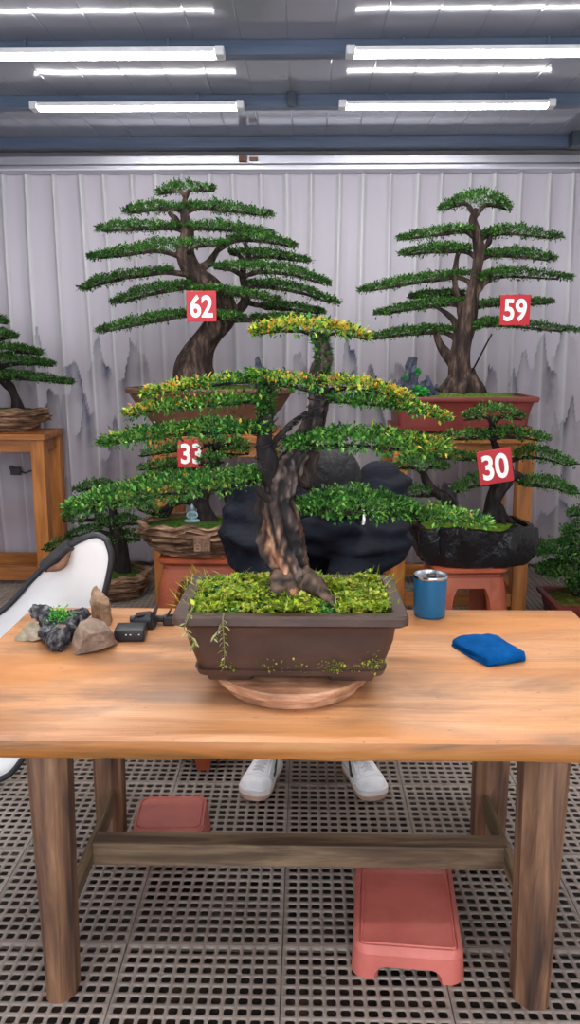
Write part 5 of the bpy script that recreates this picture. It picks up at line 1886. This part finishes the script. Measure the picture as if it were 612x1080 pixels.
def crease(V):
    out = V.copy()
    for i, v in enumerate(V):
        out[i] += np.array([v[0] - midx, v[1] - 2.85, 0]) * .13 * noise.noise(Vector((v[0] * 5, v[1] * 5, v[2] * 24))) + np.array(noise.turbulence_vector(Vector(v * 16), 3, False)) * .006
    return out


fuse('jacket', mb, .011, M['jacket'], person, 2, 'navy padded jacket with creased sleeves', post=crease)
# white drawcord
a = P(384, 546, 2.60); b = P(378, 563, 2.60)
V, F = tube([a + [0, .06, .02], a, (a + b) / 2 + [.004, 0, 0], b], [.004, .005, .006, .003], 8, 4)
build('drawcord', V, F, M['tag_white'], person, smooth=True, label='white drawcord end')
mb = MB()
mb.add(*tube([pel + [-.08, 0, -.03], pel + [.08, 0, -.03]], [.15, .15], 16, 4))
for hip, kn, an in ((hipL, knL, anL), (hipR, knR, anR)):
    mb.add(*tube([pel - [0, 0, .03], hip - [0, 0, .02], (hip + kn) / 2, kn, kn * .5 + an * .5 + [0, .02, 0], an + [0, 0, .03]], [.13, .115, .1, .078, .066, .05], 16, 6))
fuse('trousers', mb, .012, M['trousers'], person, 5)


# sneakers
def sneaker(heel, toe, side, logo_mat):
    f = (toe - heel); Ln = np.linalg.norm(f); f = f / Ln
    s = np.array([f[1], -f[0], 0.0])          # to the wearer's... local +side
    up = np.array([0, 0, 1.0])

    def L2W(a, b, z):
        return heel + f * a + s * b + up * z
    # plan outline half widths along length
    aa = np.array([0, .01, .03, .07, .12, .17, .21, .245, .27, .285, .29]) / .29 * Ln
    hwid = np.array([.014, .029, .038, .041, .043, .051, .055, .053, .044, .027, .010])
    off = np.array([0, 0, 0, 0, .002, .003, .003, .001, -.002, -.003, -.003]) * side

    def ringpts(scale, z, lift=0):
        up_ = [L2W(a, o + h * scale, z + lift * max(0, (a / Ln - .75)) ** 2) for a, h, o in zip(aa, hwid, off)]
        dn = [L2W(a, o - h * scale, z + lift * max(0, (a / Ln - .75)) ** 2) for a, h, o in zip(aa, hwid, off)]
        return np.array(up_ + dn[::-1])
    sole = loft([ringpts(.96, 0, .1), ringpts(1.04, .004, .1), ringpts(1.06, .017, .1)])
    mid = loft([ringpts(1.06, .017, .1), ringpts(1.06, .024, .1), ringpts(1.03, .034, .08)])
    # upper: cross-sections along the length
    loops = []
    xs = np.array([.004, .02, .05, .09, .12, .15, .18, .21, .24, .265, .28]) / .29 * Ln
    ht = np.array([.092, .099, .1, .1, .098, .09, .08, .072, .066, .058, .044])
    n = 16
    for a, h in zip(xs, ht):
        w = np.interp(a, aa, hwid) * 1.0; o = np.interp(a, aa, off)
        L = []
        for i in range(n):
            t_ = PI * i / (n - 1)
            e = .62 if a > .15 else .5
            x = math.cos(t_); y = math.sin(t_)
            topn = .62 if a < .13 * Ln / .29 else .9
            wx = w * (np.sign(x) * abs(x) ** .6) * (1 - (1 - topn) * y)
            L.append(L2W(a, o + wx, .024 + (h - .024) * y ** .8))
        loops.append(np.array(L))
    upr = loft(loops)
    o = build('sneaker', upr[0], upr[1], M['white_shoe'], person, smooth=True, sharp=70)
    build('sole', sole[0], sole[1], M['gum_sole'], o, smooth=True, sharp=50)
    build('midsole', mid[0], mid[1], M['white_sole'], o, smooth=True, sharp=50)
    # toe cap seam, eyestays and laces
    hgt = lambda a: np.interp(a, xs, ht)
    mb = MB()
    for k in range(6):
        a = (.118 + k * .0165) / .29 * Ln
        w = .020
        mb.add(*tube([L2W(a, -w, hgt(a) - .004), L2W(a - .002, -w * .4, hgt(a) + .003), L2W(a - .002, w * .4, hgt(a) + .003), L2W(a, w, hgt(a) - .004)], .0034, 8, 4))
        if k < 5:
            a2 = (.118 + (k + 1) * .0165) / .29 * Ln
            mb.add(*tube([L2W(a, -w * .9, hgt(a) - .002), L2W((a + a2) / 2, 0, hgt((a + a2) / 2) + .005), L2W(a2, w * .9, hgt(a2) - .002)], .003, 8, 4))
    a = .112 / .29 * Ln
    for sg in (-1, 1):       # bow loops
        mb.add(*tube([L2W(a, 0, hgt(a) + .004), L2W(a + .012, sg * .018, hgt(a) + .012), L2W(a + .03, sg * .03, hgt(a) - .002), L2W(a + .02, sg * .014, hgt(a) + .006), L2W(a, 0, hgt(a) + .004)], .003, 8, 5))
    mb.build('laces', M['lace'], o, smooth=True)
    a0, a1 = .20 / .29 * Ln, .275 / .29 * Ln
    mb = MB()
    arc = [L2W(np.interp(.212, [0, .29], [0, Ln]), o_, 0) for o_ in (0,)]
    pts = []
    for i in range(9):
        t_ = PI * (i / 8)
        a = .205 / .29 * Ln
        w = np.interp(a, aa, hwid)
        pts.append(L2W(a + .022 * math.sin(t_), w * math.cos(t_) * .98, .034 + (hgt(a) - .032) * math.sin(t_)))
    mb.add(*tube(pts, .0028, 8, 3))
    for sg in (-1, 1):
        pts = [L2W(q / .29 * Ln, sg * (np.interp(q / .29 * Ln, aa, hwid) * .72), hgt(q / .29 * Ln) - .014) for q in (.09, .12, .15, .18, .2)]
        mb.add(*tube(pts, .003, 8, 3))
    V, F = tube([L2W(.012, 0, .088), L2W(.03, .03, .09), L2W(.09, .03, .092), L2W(.105, 0, .1), L2W(.09, -.03, .092), L2W(.03, -.03, .09)], .008, 10, 4)
    mb.add(V, F)
    mb.build('overlays', M['white_shoe'], o, smooth=True)
    # curved tick on both flanks
    mb = MB()
    tick = [(.168, .050, .004), (.155, .040, .007), (.140, .037, .009), (.120, .044, .008), (.095, .058, .005), (.066, .076, .0015)]
    for sg in (-1, 1):
        top = []; bot = []
        tk = catmull(np.array(tick), 4)
        for a, z, h in tk:
            a = a / .29 * Ln
            for lst, zz in ((top, z + h), (bot, z - h)):
                y = ((zz - .024) / (hgt(a) - .024))
                y = min(max(y, 0), .98) ** (1 / .8)
                x = math.sqrt(max(0, 1 - y * y))
                topn = .62 if a < .13 * Ln / .29 else .9
                w = np.interp(a, aa, hwid) * (x ** .6) * (1 - (1 - topn) * y) + .0022
                lst.append(L2W(a, np.interp(a, aa, off) + sg * w, zz))
        n = len(top)
        V = np.array(top + bot); inn = V - s * sg * .004
        F = [[i, i + 1, n + i + 1, n + i] for i in range(n - 1)]
        mb.add(np.concatenate([V, inn]), F + [[2 * n + i for i in f[::-1]] for f in F] + [[i, 2 * n + i, 2 * n + i + 1, i + 1] for i in range(n - 1)] + [[n + i, n + i + 1, 3 * n + i + 1, 3 * n + i] for i in range(n - 1)])
    mb.build('side_logo', logo_mat, o, label='curved tick mark on the flank')


sneaker(heelL, toeL, 1, M['green_logo'])
sneaker(heelR, toeR, -1, M['dark_logo'])

# the stool the person sits on, low and hidden by the table
t = thing('sitting_stool', (midx, 3.02, 0), 'round wooden stool the bent person sits on, hidden behind the table', 'stool')
V, F = lathe((midx, 3.02), [(.13, SEAT - .075), (.14, SEAT - .07), (.14, SEAT - .06), (.135, SEAT - .055)], 32)
build('seat', V, F, M['orange_wood_x'], t, smooth=True, sharp=40)
for k in range(4):
    a = PI / 4 + k * PI / 2
    e = np.array([math.cos(a), math.sin(a), 0])
    c_ = np.array([midx, 3.02, 0])
    V, F = tube([c_ + e * .13, c_ + e * .1 + [0, 0, SEAT - .075]], [.015, .018], 10, 3)
    build('leg', V, F, M['orange_wood'], t, smooth=True)

# ------------------------------------------------------------------ light
w = bpy.data.worlds.new('world'); sc.world = w
w.use_nodes = True
bg = w.node_tree.nodes['Background']
bg.inputs['Color'].default_value = (.86, .92, 1.0, 1)
bg.inputs['Strength'].default_value = 1.9
vs = sc.view_settings
vs.view_transform = 'Standard'; vs.look = 'None'; vs.gamma = 1; vs.use_curve_mapping = False
vs.exposure = .8
